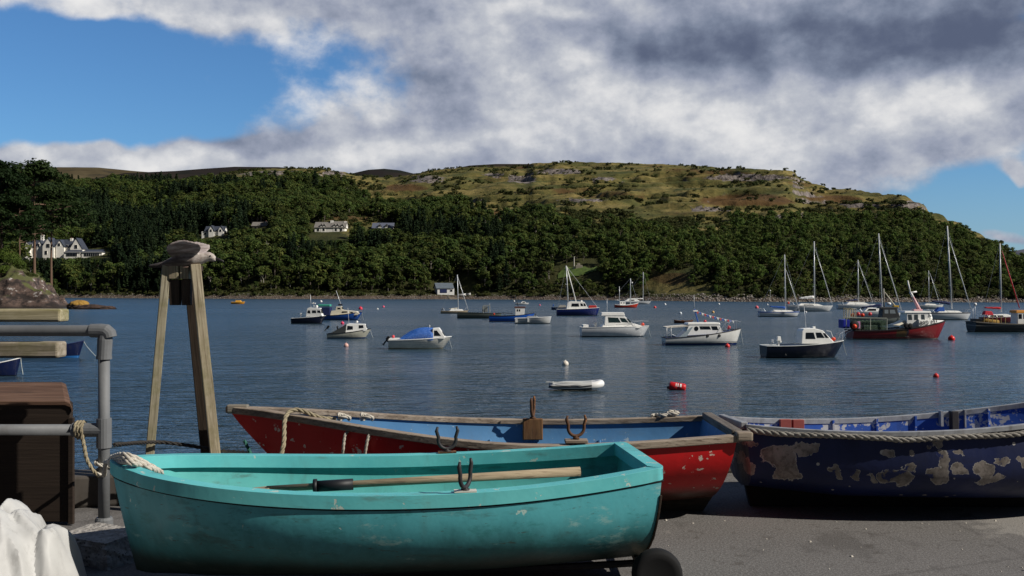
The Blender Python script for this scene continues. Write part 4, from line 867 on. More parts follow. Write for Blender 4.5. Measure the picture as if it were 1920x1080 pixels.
# ---- mooring buoys
def buoy(px,py,r,hx,label,name='mooring_buoy',wl=None,sink=.3):
    d_=H*F/((wl or py+r*.6)-540); rad=r*d_/F; m_=paint(hx,.4,0,.08,4,.25)
    P=[(math.sin(math.pi*i/12)*rad,-math.cos(math.pi*i/12)*rad) for i in range(1,12)]+[(rad*.16,rad*1.0),(rad*.16,rad*1.18),(rad*.05,rad*1.22)]
    o=MB().lathe(P,16).build(name,m_,smooth=True); o.location=((px-960)*d_/F,d_,rad*(1-2*sink)+0.0); return tag(o,label,'buoy','mooring buoys in the bay')
for a in [(1060,681,6.2,'#d8cfc2','large round off white buoy just beyond the inflatable dinghy'),(649,647,4.6,'#d3a79c','pale pink buoy below the cream cabin boat'),(676,578,3.8,'#d02f48','crimson buoy beside the bow of the blue boat with cream cabin'),(642,605.5,3.4,'#cf3a5c','crimson buoy behind the cream cabin boat roof'),(602,565,2.4,'#e0dede','white buoy above the leftmost navy boat'),(719,575,2.4,'#d8566e','pink buoy in open water, higher of a close pair'),(708,579,1.9,'#dcdad4','small white buoy beside the pink one'),(1364,648,4.6,'#d83a34','red buoy touching the hull of the white launch'),(1784,634,6.2,'#d0231c','big red ball buoy at the bow of the red fishing boat'),(1755,704,5.2,'#c92a22','red ball buoy alone in the right foreground water'),(1228,576,2.7,'#d84a48','red buoy right of the orange red ketch'),(1247,570.5,2.2,'#dfe2e2','white buoy far out above the brown rowing boat'),(1276,587,2.7,'#d5dde2','pale bluish buoy left of the launch aerial'),(1337,585,2.7,'#d0a868','yellowish buoy right of the launch aerial'),(1348,570,1.9,'#dfe0de','tiny white buoy far out in front of the right shore'),(1419,576,3.4,'#d8646c','pink and white buoy left of the blue striped yacht'),(1012,572,1.9,'#c45a74','tiny pink buoy between the tiny white motor boat and the motor sailer'),(1439,571,1.7,'#dcdcdc','tiny white buoy behind the blue striped yacht'),(1511,585,2.1,'#dadada','small white buoy between the two white yachts'),(1160,572.5,1.8,'#c24a58','dull red buoy before the far shore left of the ketch')]:
    buoy(*a)
# barrel buoy
d_=H*F/(731-540); b0=empty('barrel_buoy',((1270-960)*d_/F,d_,.16),R(-8),'fat red barrel buoy with white marks floating right of the inflatable dinghy','buoy','mooring buoys in the bay')
rr_=.23; mb=MB().lathe([(.05,-.44),(.17,-.43),(.22,-.36),(.225,-.02),(.212,0),(.225,.02),(.22,.36),(.17,.43),(.05,.44)],18,Matrix.Rotation(R(90),3,'Y')@Matrix.Rotation(0,3,'Z')); o=mb.build('drum',paint('#bf1f22',.35,0,.1,5,.3),b0,smooth=True); o.rotation_euler=(0,R(8),0)
for x_,w_ in ((.02,.05),(.16,.09),(-.08,.04)):
    MB().addf([(x_+dx*w_,-.228*math.cos(R(a)),.228*math.sin(R(a))) for a in (8,24,40,56) for dx in (-.5,.5)]+[(x_+dx*w_,-.20*math.cos(R(a)),.20*math.sin(R(a))) for a in (8,24,40,56) for dx in (-.5,.5)],[(0,1,3,2),(2,3,5,4),(4,5,7,6)]+[(10,11,9,8),(12,13,11,10),(14,15,13,12)]).build('white_mark',WHITE,o)
MB().lathe([(.03,0),(.08,.02),(.08,.1),(.03,.12)],10,Matrix.Rotation(R(-90),3,'Y')).build('mooring_eye',DGREY,b0).location=(-.42,0,-.05)
# ================================================================== rocky headland on the left
xs=np.arange(-260,-92,.6); ys=np.concatenate([np.arange(232,292,.5),np.arange(292,430,1.5)])
A,B=np.meshgrid(xs,ys)
edge=-111-(B-247)*.50+ (fbm(B/9,B*0,5)-.5)*8
inside=np.minimum(edge-A,(B-243+(fbm(A/8,A*0,8)-.5)*6)*1.1)
hh=np.where(inside<0,inside*.25,0)
k=np.clip(inside,0,None)
hl=3.0*sst(k,0,2.5)+4.6*sst(k,3.2,6.0)+4.0*sst(k,6.5,15)+5*sst(k,20,90)
hl=hl*(.72+.6*fbm(A/9,B/9,15))+(fbm(A/3.4,B/3.4,25,4)-.5)*4.2*sst(k,0,3)*(1-.6*sst(k,7,12))+(fbm(A/1.3,B/1.3,29,2)-.5)*1.5*sst(k,0,2)*(1-.7*sst(k,8,12)); q_=hl/1.5+fbm(A/5,B/5,66)*1.2; hl=np.where(k<9,.45*hl+.55*((np.floor(q_)+sst(q_-np.floor(q_),.55,.95))-fbm(A/5,B/5,66)*1.2)*1.5,hl)
lo=A-(-118); hl=hl*(1-.5*sst(A,-124,-113))
Zh=np.where(inside<0,hh,hl-.05)
m,g,b=mat('headland_rock'); P_=g.pos(); geo=g.n('ShaderNodeNewGeometry'); nz=g.xyz(geo.outputs['Normal'])[2]; pz=g.xyz(P_)[2]
n_=g.noise(g.vscale(P_,(1,1,1.6)),.36,6,.70); n2_=g.noise(P_,.16,4,.6); n3_=g.noise(P_,1.2,4,.7)
rock=g.mix(g.ss(n_,.40,.58),(.020,.014,.012),(.100,.066,.052)); rock=g.mix(g.mul(g.ss(n_,.58,.63),g.ss(pz,1.2,2.6)),rock,(.40,.37,.345)); rock=g.mix(g.ss(pz,.3,1.3,1,0),rock,(.018,.013,.010))
green=g.mix(n3_,(.045,.060,.014),(.10,.095,.03)); gm=g.mul(g.ss(g.add(nz,g.mul(g.sub(n2_,.5),.9)),.58,.74),g.ss(pz,2.8,4.4))
g.put(b.inputs['Base Color'],g.mix(gm,rock,green)); b.inputs['Roughness'].default_value=.92; g.put(b.inputs['Normal'],g.bump(n_,.8,.5)); HROCK=m
tag(gridmesh('headland',np.stack([A,B,Zh],-1),HROCK),kind='structure')
def head_z(x,y):
    i=int(np.clip(np.searchsorted(ys,y),0,len(ys)-1)); j=int(np.clip((x+260)/.6,0,len(xs)-1)); return float(Zh[i,j])
def boulder(name,label,c,s,seed,m_,cat='rock',lich=None):
    bm=bmesh.new(); bmesh.ops.create_icosphere(bm,subdivisions=4,radius=1)
    for v in bm.verts:
        a=v.co.copy(); f=.72+.5*float(fbm(a.x*1.7+seed,a.y*1.7+a.z*2.1,seed,4))+.10*float(fbm(a.x*7+seed,a.z*9+a.y*5,seed+3,2)); v.co=Vector((a.x*s[0],a.y*s[1],a.z*s[2]))*f
    me=bpy.data.meshes.new(name); bm.to_mesh(me); bm.free(); me.materials.append(m_); o=bpy.data.objects.new(name,me); COL.objects.link(o); o.location=c; return tag(o,label,cat)
def rockm(name,c0,c1,c2=None,zc=None,sc=.9):
    m,g,b=mat(name); co=g.coord(); n=g.noise(co,sc,6,.65); c=g.mix(g.ss(n,.35,.65),c0,c1)
    if c2: c=g.mix(g.ss(g.add(g.xyz(co)[2],g.mul(g.sub(n,.5),1.2)),zc-.15,zc+.15),c,c2)
    g.put(b.inputs['Base Color'],c); b.inputs['Roughness'].default_value=.9; g.put(b.inputs['Normal'],g.bump(n,.8,.3)); return m
v=px3(147,574,252); boulder('lichen_rock','rounded dark rock capped with orange lichen at the tip of the headland',(v.x,252,.6),(2.6,2.0,1.7),3,rockm('lichen_rock',(.03,.022,.02),(.09,.06,.045),(.30,.17,.03),.45),lich=1)
for i,(px,wd,hz) in enumerate([(175,4.2,.75),(200,2.3,.5)]):
    v=px3(px,576,250); boulder('skerry','low brown weed covered skerry trailing off the headland '+('beside the lichen rock' if i==0 else 'at its far outer end'),(v.x,250,.05),(wd,1.6,hz*1.5),11+i,rockm('weed_rock',(.022,.013,.010),(.07,.04,.028)))
# --- Scots pines and bushes on the headland
def pine(seed,h_,lean=.0,crownbase=.3):
    rr=random.Random(seed); cr=MB(); t=MB()
    P=[Vector((lean*h_*(k/8)**1.5+rr.uniform(-.12,.12),rr.uniform(-.12,.12),h_*k/8)) for k in range(9)]; t.tube(P,[h_*.013*(1-.09*k) for k in range(9)],8)
    for i in range(40):
        f=crownbase+(1-crownbase)*(i/39)**.85; a=rr.uniform(0,6.28); ln=h_*(.34*(1-((f-crownbase)/(1-crownbase))**2.2)+.07)*rr.uniform(.6,1.1)
        k=min(7,int(f*8)); st_=P[k].lerp(P[k+1],f*8-k); en=st_+Vector((math.cos(a)*ln,math.sin(a)*ln,ln*rr.uniform(.05,.35))); mid=(st_+en)/2+Vector((0,0,-.04*ln))
        t.tube([st_,mid,en],[h_*.007,h_*.005,h_*.002],5)
        for q,sz in ((1,.085),(.72,.07),(.45,.05)):
            c=st_.lerp(en,q)+Vector((rr.uniform(-.3,.3),rr.uniform(-.3,.3),.2)); leafquads(cr,c,h_*sz*rr.uniform(.9,1.4),95,h_*.014,rr,.5,up=.5)
    return cr,t
PINE=leafmat('pine_foliage',(.022,.044,.012),(.040,.060,.015),(.015,.031,.010)); PBARK=barkmat('pine_bark',(.07,.045,.03),(.20,.12,.08),3)
PN=[('tall broad Scots pine on the headland, its crown the highest thing on the left',64,285,312,.04),('Scots pine leaning in from the left edge behind the bank',2,275,310,-.03),('Scots pine with a drooping crown between the tall pine and the white hotel',96,300,352,.05),('shorter dark pine below the tallest one',36,268,372,.0)]
for i,(lab,px,dv,top,ln) in enumerate(PN):
    x=(px-960)/F*dv; z=head_z(x,dv) if dv<428 else 10; h_=H+(540-top)*dv/F-z
    e=empty('scots_pine',(x,dv,z-.3),0,lab,'tree','Scots pines on the headland'); c,t=pine(400+i,h_,ln*0,(.44,.25,.60,.36)[i])
    c.build('crown',PINE,e); t.build('trunk',PBARK,e)
rr=random.Random(12)
def bushobj(x,y,z,s,leaf,label,name='bush',cat='bush',group=None,sq=1.0,n=10,per=90):
    mb=MB(); r2=random.Random(int(x*31+y))
    for i in range(n):
        a=r2.uniform(0,6.28); q=r2.random()**.5*.62
        leafquads(mb,(q*math.cos(a),q*math.sin(a),r2.uniform(.15,.75)*sq),r2.uniform(.22,.36),per,.055,r2,.85)
    o=mb.build(name,leaf); o.location=(x,y,z-.2); o.scale=(s,s,s); return tag(o,label,cat,group)
def brow_line(px): return float(np.interp(px,[-200,0,50,80,100,130],[455,470,488,500,508,530]))
for i in range(80):
    px=rr.uniform(-60,116); dv=rr.uniform(251,300) if px<50 else rr.uniform(254,280); x=(px-960)/F*dv; z=head_z(x,dv)
    if z<4.2: continue
    s=rr.uniform(1.8,3.6) if px<38 else rr.uniform(.8,1.7)
    bushobj(x,dv,z,s,LEAFB if px<40 else (SCRUB if rr.random()<.6 else LEAF),'bright green bush on top of the rocky headland' if px<40 else 'low dark green bush on the headland ledge','bush','bush','bushes on the headland')
for i in range(24):
    px=rr.uniform(-160,108); dv=rr.uniform(285,400); x=(px-960)/F*dv; z=head_z(x,dv); h_=rr.uniform(8,14)
    if px>45: h_*=.5
    e=bpy.data.objects.new('broadleaf_tree',rr.choice(BL[:6])); COL.objects.link(e); e.location=(x,dv,z-.2); e.scale=(h_*1.15,h_*1.15,h_); e.rotation_euler=(0,0,rr.uniform(0,6)); tag(e,'leafy tree among the pines behind the rocky headland','tree','trees behind the headland')
# ================================================================== houses
HARL=paint('#f4f0e6',.85,0,.06,.6,.15); SLATE=paint('#3a3f4a',.6,0,.25,2.0,.2); SLATEG=paint('#77736e',.7,0,.2,1.5,.2); STUCCO=paint('#efede6',.85,0,.06,.6,.1); WIN=paint('#1a1c20',.15,0,.1,2); STONEW=paint('#8c857a',.9,0,.25,1.2,.3)
class House:
    def __init__(s,name,label,px,base,dv=None,yaw=0,cat='house'):
        if dv is None: dv,z=ground_at(px,base)
        else: z=float(terr(px,dv))
        s.d=dv;s.k=dv/F;s.px=px;s.zb=H+(540-base)*s.k; s.root=empty(name,((px-960)*s.k,dv,s.zb),R(yaw),label,cat); s.base=base
        s.z=z
    def X(s,px): return (px-s.px)*s.k
    def Z(s,py): return (s.base-py)*s.k
    def block(s,x0,x1,eave,base=None,dep=8,y0=0,m=HARL,name='wall',found=6):
        zb=s.Z(base) if base else 0
        return MB().box(((s.X(x0)+s.X(x1))/2,y0+dep/2,(s.Z(eave)+zb-found)/2),(s.X(x1)-s.X(x0),dep,s.Z(eave)-zb+found)).build(name,m,s.root)
    def roof_x(s,x0,x1,eave,ridge_,dep=8,y0=0,m=SLATE,ov=.4):
        """ridge along x"""
        a,b=s.X(x0)-ov,s.X(x1)+ov; ze,zr=s.Z(eave),s.Z(ridge_); t=.18
        V=[];
        for x in (a,b): V+=[(x,y0-ov,ze),(x,y0+dep/2,zr),(x,y0+dep+ov,ze),(x,y0-ov,ze+t),(x,y0+dep/2,zr+t),(x,y0+dep+ov,ze+t)]
        o=MB().addf(V,[(0,1,7,6),(1,2,8,7),(3,9,10,4),(4,10,11,5),(0,3,4,1),(1,4,5,2),(6,7,10,9),(7,8,11,10),(0,6,9,3),(2,5,11,8)]).build('roof',m,s.root)
        return o
    def gables_x(s,x0,x1,eave,ridge_,dep,y0=0,m=HARL):
        for x in (s.X(x0)+.15,s.X(x1)-.15): MB().addf([(x-.14,y0+.02,s.Z(eave)),(x-.14,y0+dep-.02,s.Z(eave)),(x-.14,y0+dep/2,s.Z(ridge_)),(x+.14,y0+.02,s.Z(eave)),(x+.14,y0+dep-.02,s.Z(eave)),(x+.14,y0+dep/2,s.Z(ridge_))],[(0,1,2),(5,4,3),(0,3,4,1),(1,4,5,2),(2,5,3,0)]).build('gable',m,s.root)
    def gable_front(s,x0,x1,eave,apex,proj=1.2,dep=6,m=HARL,rm=SLATE,base=None):
        """wing whose gable faces the viewer"""
        a,b=s.X(x0),s.X(x1); c=(a+b)/2; ze,za=s.Z(eave),s.Z(apex); zb=(s.Z(base) if base else 0)-5
        P=[(a,zb),(b,zb),(b,ze),(c,za),(a,ze)]
        MB().prism(P,-proj,dep).build('gable_wing',m,s.root)
        V=[];ov=.35;t=.16;q=(za-ze)/((b-a)/2)*ov
        for y in (-proj-.2,dep): V+=[(a-ov,y,ze-q+.05),(c,y,za+.05),(b+ov,y,ze-q+.05),(a-ov,y,ze-q+t+.05),(c,y,za+t+.1),(b+ov,y,ze-q+t+.05)]
        MB().addf(V,[(0,1,7,6),(1,2,8,7),(3,9,10,4),(4,10,11,5),(0,3,4,1),(1,4,5,2),(6,7,10,9),(7,8,11,10),(0,6,9,3),(2,5,11,8)]).build('roof',rm,s.root)
    def win(s,x0,y0,x1,y1,yy=0,m=WIN,name='window',n=1):
        f=MB().box(((s.X(x0)+s.X(x1))/2,yy-.05,(s.Z(y0)+s.Z(y1))/2),(s.X(x1)-s.X(x0),.16,abs(s.Z(y0)-s.Z(y1)))).build(name,STUCCO if name=='window' else m,s.root)
        if name=='window':
            w_=(s.X(x1)-s.X(x0))
            for k in range(n): MB().box(((s.X(x0)+w_*(k+.5)/n),yy-.15,(s.Z(y0)+s.Z(y1))/2),(w_/n*.8,.08,abs(s.Z(y0)-s.Z(y1))*.88)).build('pane',WIN,f)
    def chimney(s,px,top,bot,wd=1.3,y=4,m=HARL):
        c=MB().box((s.X(px),y,(s.Z(top)+s.Z(bot))/2),(wd,wd*.8,s.Z(top)-s.Z(bot))).build('chimney',m,s.root)
        MB().lathe([(.2,0),(.16,.5)],8).build('chimney_pot',paint('#8a5a40',.8),c).location=(s.X(px),y,s.Z(top))
# white hotel
h_=House('hotel','large white gabled hotel with dark slate roofs above the headland on the left',120,484,yaw=0,cat='hotel')
h_.block(50,140,464,dep=9); h_.roof_x(58,140,463,449,9)
h_.gables_x(58,140,463,449,9)
h_.gable_front(49,58,461,452,1.5); h_.gable_front(70,82,463,451,.8); h_.gable_front(83,104,462,446,2.2); h_.gable_front(106,122,462,450,1.2); h_.gable_front(134,157,466,447,1.8)
for q in [(57,457,61,463,-.05,1),(73,457,76,463,-.85,1),(91,457,97,464,-2.25,2),(111,456,115,461,-1.25,1),(143,459,148,466,-1.85,2),(52,457,55,462,-1.55,1),(62,469,66,475,-.05,1),(88,470,92,477,-2.25,1),(124,459,128,464,-.05,1)]: h_.win(q[0],q[1],q[2],q[3],q[4],n=q[5])
h_.chimney(74,440,452,1.8); h_.chimney(129,446,453,1.5)
for (x0,x1) in ((128,158),(161,199)):
    h_.block(x0,x1,473,dep=5,y0=-6); V=[(h_.X(x0)-.3,-6.4,h_.Z(474)),(h_.X(x1)+.3,-6.4,h_.Z(474)),(h_.X(x1)-.8,-1.2,h_.Z(468)),(h_.X(x0)+.8,-1.2,h_.Z(468)),(h_.X(x0)-.3,-1.2,h_.Z(474)),(h_.X(x1)+.3,-1.2,h_.Z(474))]
    MB().addf(V,[(0,1,2,3),(0,3,4),(1,5,2),(2,5,4,3),(4,5,1,0)]).build('veranda_roof',SLATE,h_.root); h_.win(x0+5,475,x1-5,481,-6,n=7)
h_.win(158.5,474,160.5,482,-5)
# two storey white cottage pair
h_=House('white_house','pair of white houses with brown roofs and dormers on the wooded slope',620,435,cat='house')
h_.block(590,646,427,dep=9,m=STUCCO); h_.roof_x(590,618,427,416,9,m=SLATEG); h_.gables_x(590,618,427,416,9,m=STUCCO); h_.roof_x(621,648,427,414.5,9,m=SLATEG); h_.gables_x(621,648,427,414.5,9,m=STUCCO)
for px in (603,608,627,633,642): h_.gable_front(px-2.2,px+2.2,423,419.5,.1,4,STUCCO,SLATEG,423.5)
for px in (597,607,630,640): h_.win(px-2,428.5,px+2,433)
for px in (603,608,627,633,642): h_.win(px-1.3,420.8,px+1.3,423,-.12)
h_.chimney(620,412.5,420,1.6,4,STUCCO); h_.chimney(645,414,420,1.4,4,STUCCO)
h_=House('slate_house','small house with blue grey roof and two rooflights deep in the wood',717,431,cat='house')
h_.block(700,735,428,dep=8,m=STUCCO); h_.roof_x(698,737,428,417.5,8,m=paint('#5c6170',.6,0,.15,1.5)); h_.gables_x(698,737,428,417.5,8,m=STUCCO)
for px in (712,725): h_.gable_front(px-3,px+3,424,420,.3,4,STUCCO,SLATE,425); h_.win(px-1.6,421.8,px+1.6,424.5,-.32)
h_=House('grey_house','house with a dull brown roof half buried in trees on the left slope',485,428,cat='house'); h_.block(473,498,424,dep=8,m=STONEW); h_.roof_x(472,499,424,416,8,m=SLATEG); h_.gables_x(472,499,424,416,8,m=STONEW); h_.win(478,424.5,482,427.5); h_.win(488,424.5,492,427.5); h_.chimney(496,414,420,1.2,4,STUCCO)
h_=House('white_house','white gabled house glimpsed between dark trees left of the pair of white houses',400,443,cat='house'); h_.block(378,420,434,dep=8,m=STUCCO); h_.roof_x(384,420,434,424,8); h_.gables_x(384,420,434,424,8,m=STUCCO); h_.gable_front(392,402,432,423,1.0,5,STUCCO); h_.gable_front(410,420,432,424,1.0,5,STUCCO)
for px in (397,415): h_.win(px-1.5,430,px+1.5,434,-1.05)
h_.win(383,436,387,440)
# boathouse on the shore
h_=House('boathouse','white boathouse with grey slate roof and skylights at the far waters edge',838,549,dv=float(shore_d(838))+9,yaw=14,cat='boathouse')
h_.block(820,852,541,dep=9,m=paint('#d8d8d6',.8)); r_=h_.roof_x(819,850,541,531,9,m=paint('#5d666e',.5,0,.15,1.2)); h_.gables_x(819,852,541,531,9,m=paint('#d8d8d6',.8))
for px in (840,843.5,847): MB().addf([(h_.X(px)-.35,1.0,h_.Z(538.9)+.12),(h_.X(px)+.35,1.0,h_.Z(538.9)+.12),(h_.X(px)+.35,2.9,h_.Z(535)+.16),(h_.X(px)-.35,2.9,h_.Z(535)+.16),(h_.X(px)-.35,1.0,h_.Z(538.9)+.3),(h_.X(px)+.35,1.0,h_.Z(538.9)+.3),(h_.X(px)+.35,2.9,h_.Z(535)+.34),(h_.X(px)-.35,2.9,h_.Z(535)+.34)],[(4,5,6,7),(0,1,5,4),(1,2,6,5),(2,3,7,6),(3,0,4,7)]).build('skylight',paint('#dfe3e6',.3),h_.root)
h_.win(825,542.5,838,549,0,NAVYC,'door'); h_.win(844,543,849,546.5); 
for (px,dx,rot,lab) in ((866,15,10,'white dinghy hauled out on the shingle beside the boathouse'),(878,10,-25,'white dinghy tilted on the shingle, farther from the boathouse')):
    dv=float(shore_d(px))+4; e=empty('beached_dinghy',((px-960)/F*dv,dv,float(terr(px,dv))+.25),R(rot),lab,'boat','dinghies on the shingle'); L=dx/F*dv
    vs=[];N=8
    for i in range(N+1):
        t=i/N; w_=(.75*min(1,.7+t*.9) if t<.5 else .75*(1-((t-.5)/.5)**2.2)); x=-L/2+L*t; z=.75+.35*t**3; vs+=[(x,-w_,z),(x,-w_*.75,.15),(x,0,0),(x,w_*.75,.15),(x,w_,z)]
    MB().addf(vs,[(i*5+j,(i+1)*5+j,(i+1)*5+j+1,i*5+j+1) for i in range(N) for j in range(4)]+[(0,1,2,3,4)]).build('hull',WHITE,e); MB().addf([v for i in range(N+1) for v in (Vector(vs[i*5])-Vector((0,0,.15)),Vector(vs[i*5+4])-Vector((0,0,.15)))],[(2*i,2*i+2,2*i+3,2*i+1) for i in range(N)]).build('cover',paint('#c9ccca',.7),e)
# slipway
V=[];dv=float(shore_d(846)); 
for (px,off,z) in ((836,7,1.9),(852,7,1.9),(862,-4,-.5),(846,-4,-.5)): V.append(((px-960)/F*dv,dv+off,z))
V2=[(x,y,z-.6) for x,y,z in V]; tag(MB().addf(V+V2,[(0,3,2,1),(4,5,6,7),(0,1,5,4),(1,2,6,5),(2,3,7,6),(3,0,4,7)]).build('slipway',paint('#6d6355',.9,0,.2,1)),kind='structure')
# lawn with monument
la=[]
gx=np.linspace(1046,1120,40)
rows_=[]
for u in np.linspace(0,1,14):
    r_=[]
    for px in gx:
        lo_=524-9*((px-1046)/74)-6*max(0,(px-1090)/30); hi_=503+2.0*math.sin(px*.2)+(12*max(0,(1062-px)/16)) ; row=lo_+(hi_-lo_)*u
        dv,z=ground_at(px,row); r_.append(((px-960)/F*dv,dv,z+.35))
    rows_.append(r_)
tag(gridmesh('lawn',np.array(rows_),paint('#46591f',.95,0,.3,.3)),kind='structure')
dv,z=ground_at(1080,504); k=dv/F
e=empty('stone_monument',((1080-960)*k,dv,z),0,'pale column and stone base standing at the top of the small green lawn','monument'); MB().lathe([(.42,-.3),(.42,.3),(.26,.4),(.22,5.2),(.34,5.3),(.34,5.6)],12).build('column',paint('#c4c0b6',.8),e).location=(-.9,0,0); MB().box((1.4,0,.6),(3.2,1.4,2.0)).build('base',paint('#8f887b',.9),e,bevel=.1); MB().box((1.2,0,2.0),(1.4,.9,.9)).build('cap',paint('#9c9488',.9),e,bevel=.1)
# lamp posts along the shore path
for i,(px,t,bs_,lab) in enumerate([(148,523,537,'white globe lamp post below the hotel, nearest to the headland'),(213,516,528,'white globe lamp post right of the hotel verandas'),(1441,546,560,'thin lamp post on the right shore behind the yachts')]):
    dv,z=ground_at(px,bs_); k=dv/F; hgt_=(bs_-t)*k; e=empty('lamp_post',((px-960)*k,dv-2.5,z),0,lab,'lamp post'); MB().tube([(0,0,-.5),(0,0,hgt_)],.07,6).build('pole',paint('#b9bcb8',.5),e); MB().lathe([(.1,-.28),(.26,-.12),(.28,.05),(.16,.24)],10).build('lamp_globe',paint('#e6e6e2',.3),e).location=(0,0,hgt_+.2)
# ================================================================== quay
EDGE0,ESL=7.28,.272                              # kerb front line: y = EDGE0 + ESL*(x+3)
def edge(x): return EDGE0+ESL*(x+3)
m,g,b=mat('asphalt'); P_=g.pos(); n1_=g.noise(P_,.55,5,.6); n2_=g.noise(P_,60,3,.7); vo=g.voro(P_,95); n3_=g.noise(P_,7,5,.65)
c=g.mix(n1_,(.078,.073,.069),(.145,.136,.128)); c=g.mix(g.mul(g.ss(n2_,.40,.66),.6),c,(.225,.215,.205)); c=g.mix(g.mul(g.ss(vo,.0,.35,1,0),.55),c,(.035,.033,.032))
c=g.mix(g.mul(g.ss(n3_,.58,.66),.45),c,(.06,.052,.045))
v2=g.voro(g.vscale(g.vadd(P_,(.3,.1,0)),(1,.8,1)),1.6); n4_=g.noise(P_,14,4,.6); c=g.mix(g.mul(g.ss(g.add(v2,g.mul(g.sub(n4_,.5),.35)),.0,.07,1,0),.5),c,(.34,.32,.29))
vc=g.n('ShaderNodeTexVoronoi',{'Vector':g.vadd(P_,(.7,2.3,0)),'Scale':.42},feature='DISTANCE_TO_EDGE').outputs['Distance']; crk=g.ss(g.add(vc,g.mul(g.sub(n4_,.5),.05)),.0,.011,1,0); c=g.mix(g.mul(crk,.22),c,(.022,.02,.019)); st9=g.noise(g.vscale(P_,(1,.6,1)),1.7,5,.6); c=g.mix(g.mul(g.ss(st9,.54,.66),.42),c,(.055,.05,.046))
px_,py_,pz_=g.xyz(P_); pal=g.mul(g.ss(g.add(px_,g.mul(g.sub(n3_,.5),1.2)),3.05,3.35),g.ss(g.add(py_,g.mul(g.sub(n3_,.5),.7)),6.35,6.5)); c=g.mix(g.mul(pal,.45),c,(.34,.32,.29))
g.put(b.inputs['Base Color'],c); b.inputs['Roughness'].default_value=.95; b.inputs['Specular IOR Level'].default_value=.2
g.put(b.inputs['Normal'],g.bump(g.add(g.mul(vo,.5),g.mul(n2_,.6)),.55,.006)); ASPH=m
m,g,b=mat('quay_stone'); P_=g.pos(); n_=g.noise(P_,2.5,6,.65); g.put(b.inputs['Base Color'],g.mix(n_,(.05,.045,.04),(.17,.155,.14))); b.inputs['Roughness'].default_value=.9; g.put(b.inputs['Normal'],g.bump(n_,.6,.05)); QST=m
mb=MB(); X0,X1=-40,40
V=[(X0,-40,Q),(X1,-40,Q),(X1,edge(X1)+.3,Q),(X0,max(edge(X0)+.3,-39),Q)]
mb.addf(V+[(x,y,-3) for x,y,z in V],[(0,1,2,3)],0); n0=0
mb.addf([V[2],V[3],(V[3][0],V[3][1],-3),(V[2][0],V[2][1],-3)],[(0,1,2,3)],1); mb.v=mb.v; tag(mb.build('quay',[ASPH,QST]),kind='structure')
# kerb in lengths
KM=paint('#4a4540',.9,0,.3,3,.5)
for i in range(7):
    x0=-8.2+i*2.3; x1=x0+2.28; a=Vector((x0,edge(x0)+.16,Q+.115)); b_=Vector((x1,edge(x1)+.16,Q+.115)); an=math.atan2(b_.y-a.y,b_.x-a.x)
    o=MB().box((0,0,0),((b_-a).length,.32,.23)).build('quay_kerb',KM,bevel=.02); o.location=(a+b_)/2; o.rotation_euler=(0,0,an); o['kind']='structure'
# ================================================================== material makers for the near boats
def wood(name,c0,c1,c2,axis=0,sc=1.0,rough=.8,green=0):
    m,g,b=mat(name); co=g.coord(); s_=[14,14,14]; s_[axis]=.9; v=g.vscale(co,tuple(q*sc for q in s_))
    n=g.noise(v,3.0,6,.65,.4); s2=[60,60,60]; s2[axis]=1.6; n2=g.noise(g.vscale(co,tuple(q*sc for q in s2)),2.0,4,.6); n3=g.noise(co,3.0*sc,5,.6)
    c=g.mix(g.ss(n,.32,.68),c0,c1); c=g.mix(g.mul(g.ss(n2,.54,.66),.75),c,c2); c=g.mix(g.mul(g.ss(n3,.5,.7),.5),c,c2)
    if green: 
        n4=g.noise(co,5*sc,5,.65); c=g.mix(g.mul(g.ss(n4,.46,.66),green),c,(.10,.10,.02))
    g.put(b.inputs['Base Color'],c); b.inputs['Roughness'].default_value=rough; b.inputs['Specular IOR Level'].default_value=.25; g.put(b.inputs['Normal'],g.bump(g.add(n,g.mul(n2,.6)),.6,.006)); return m
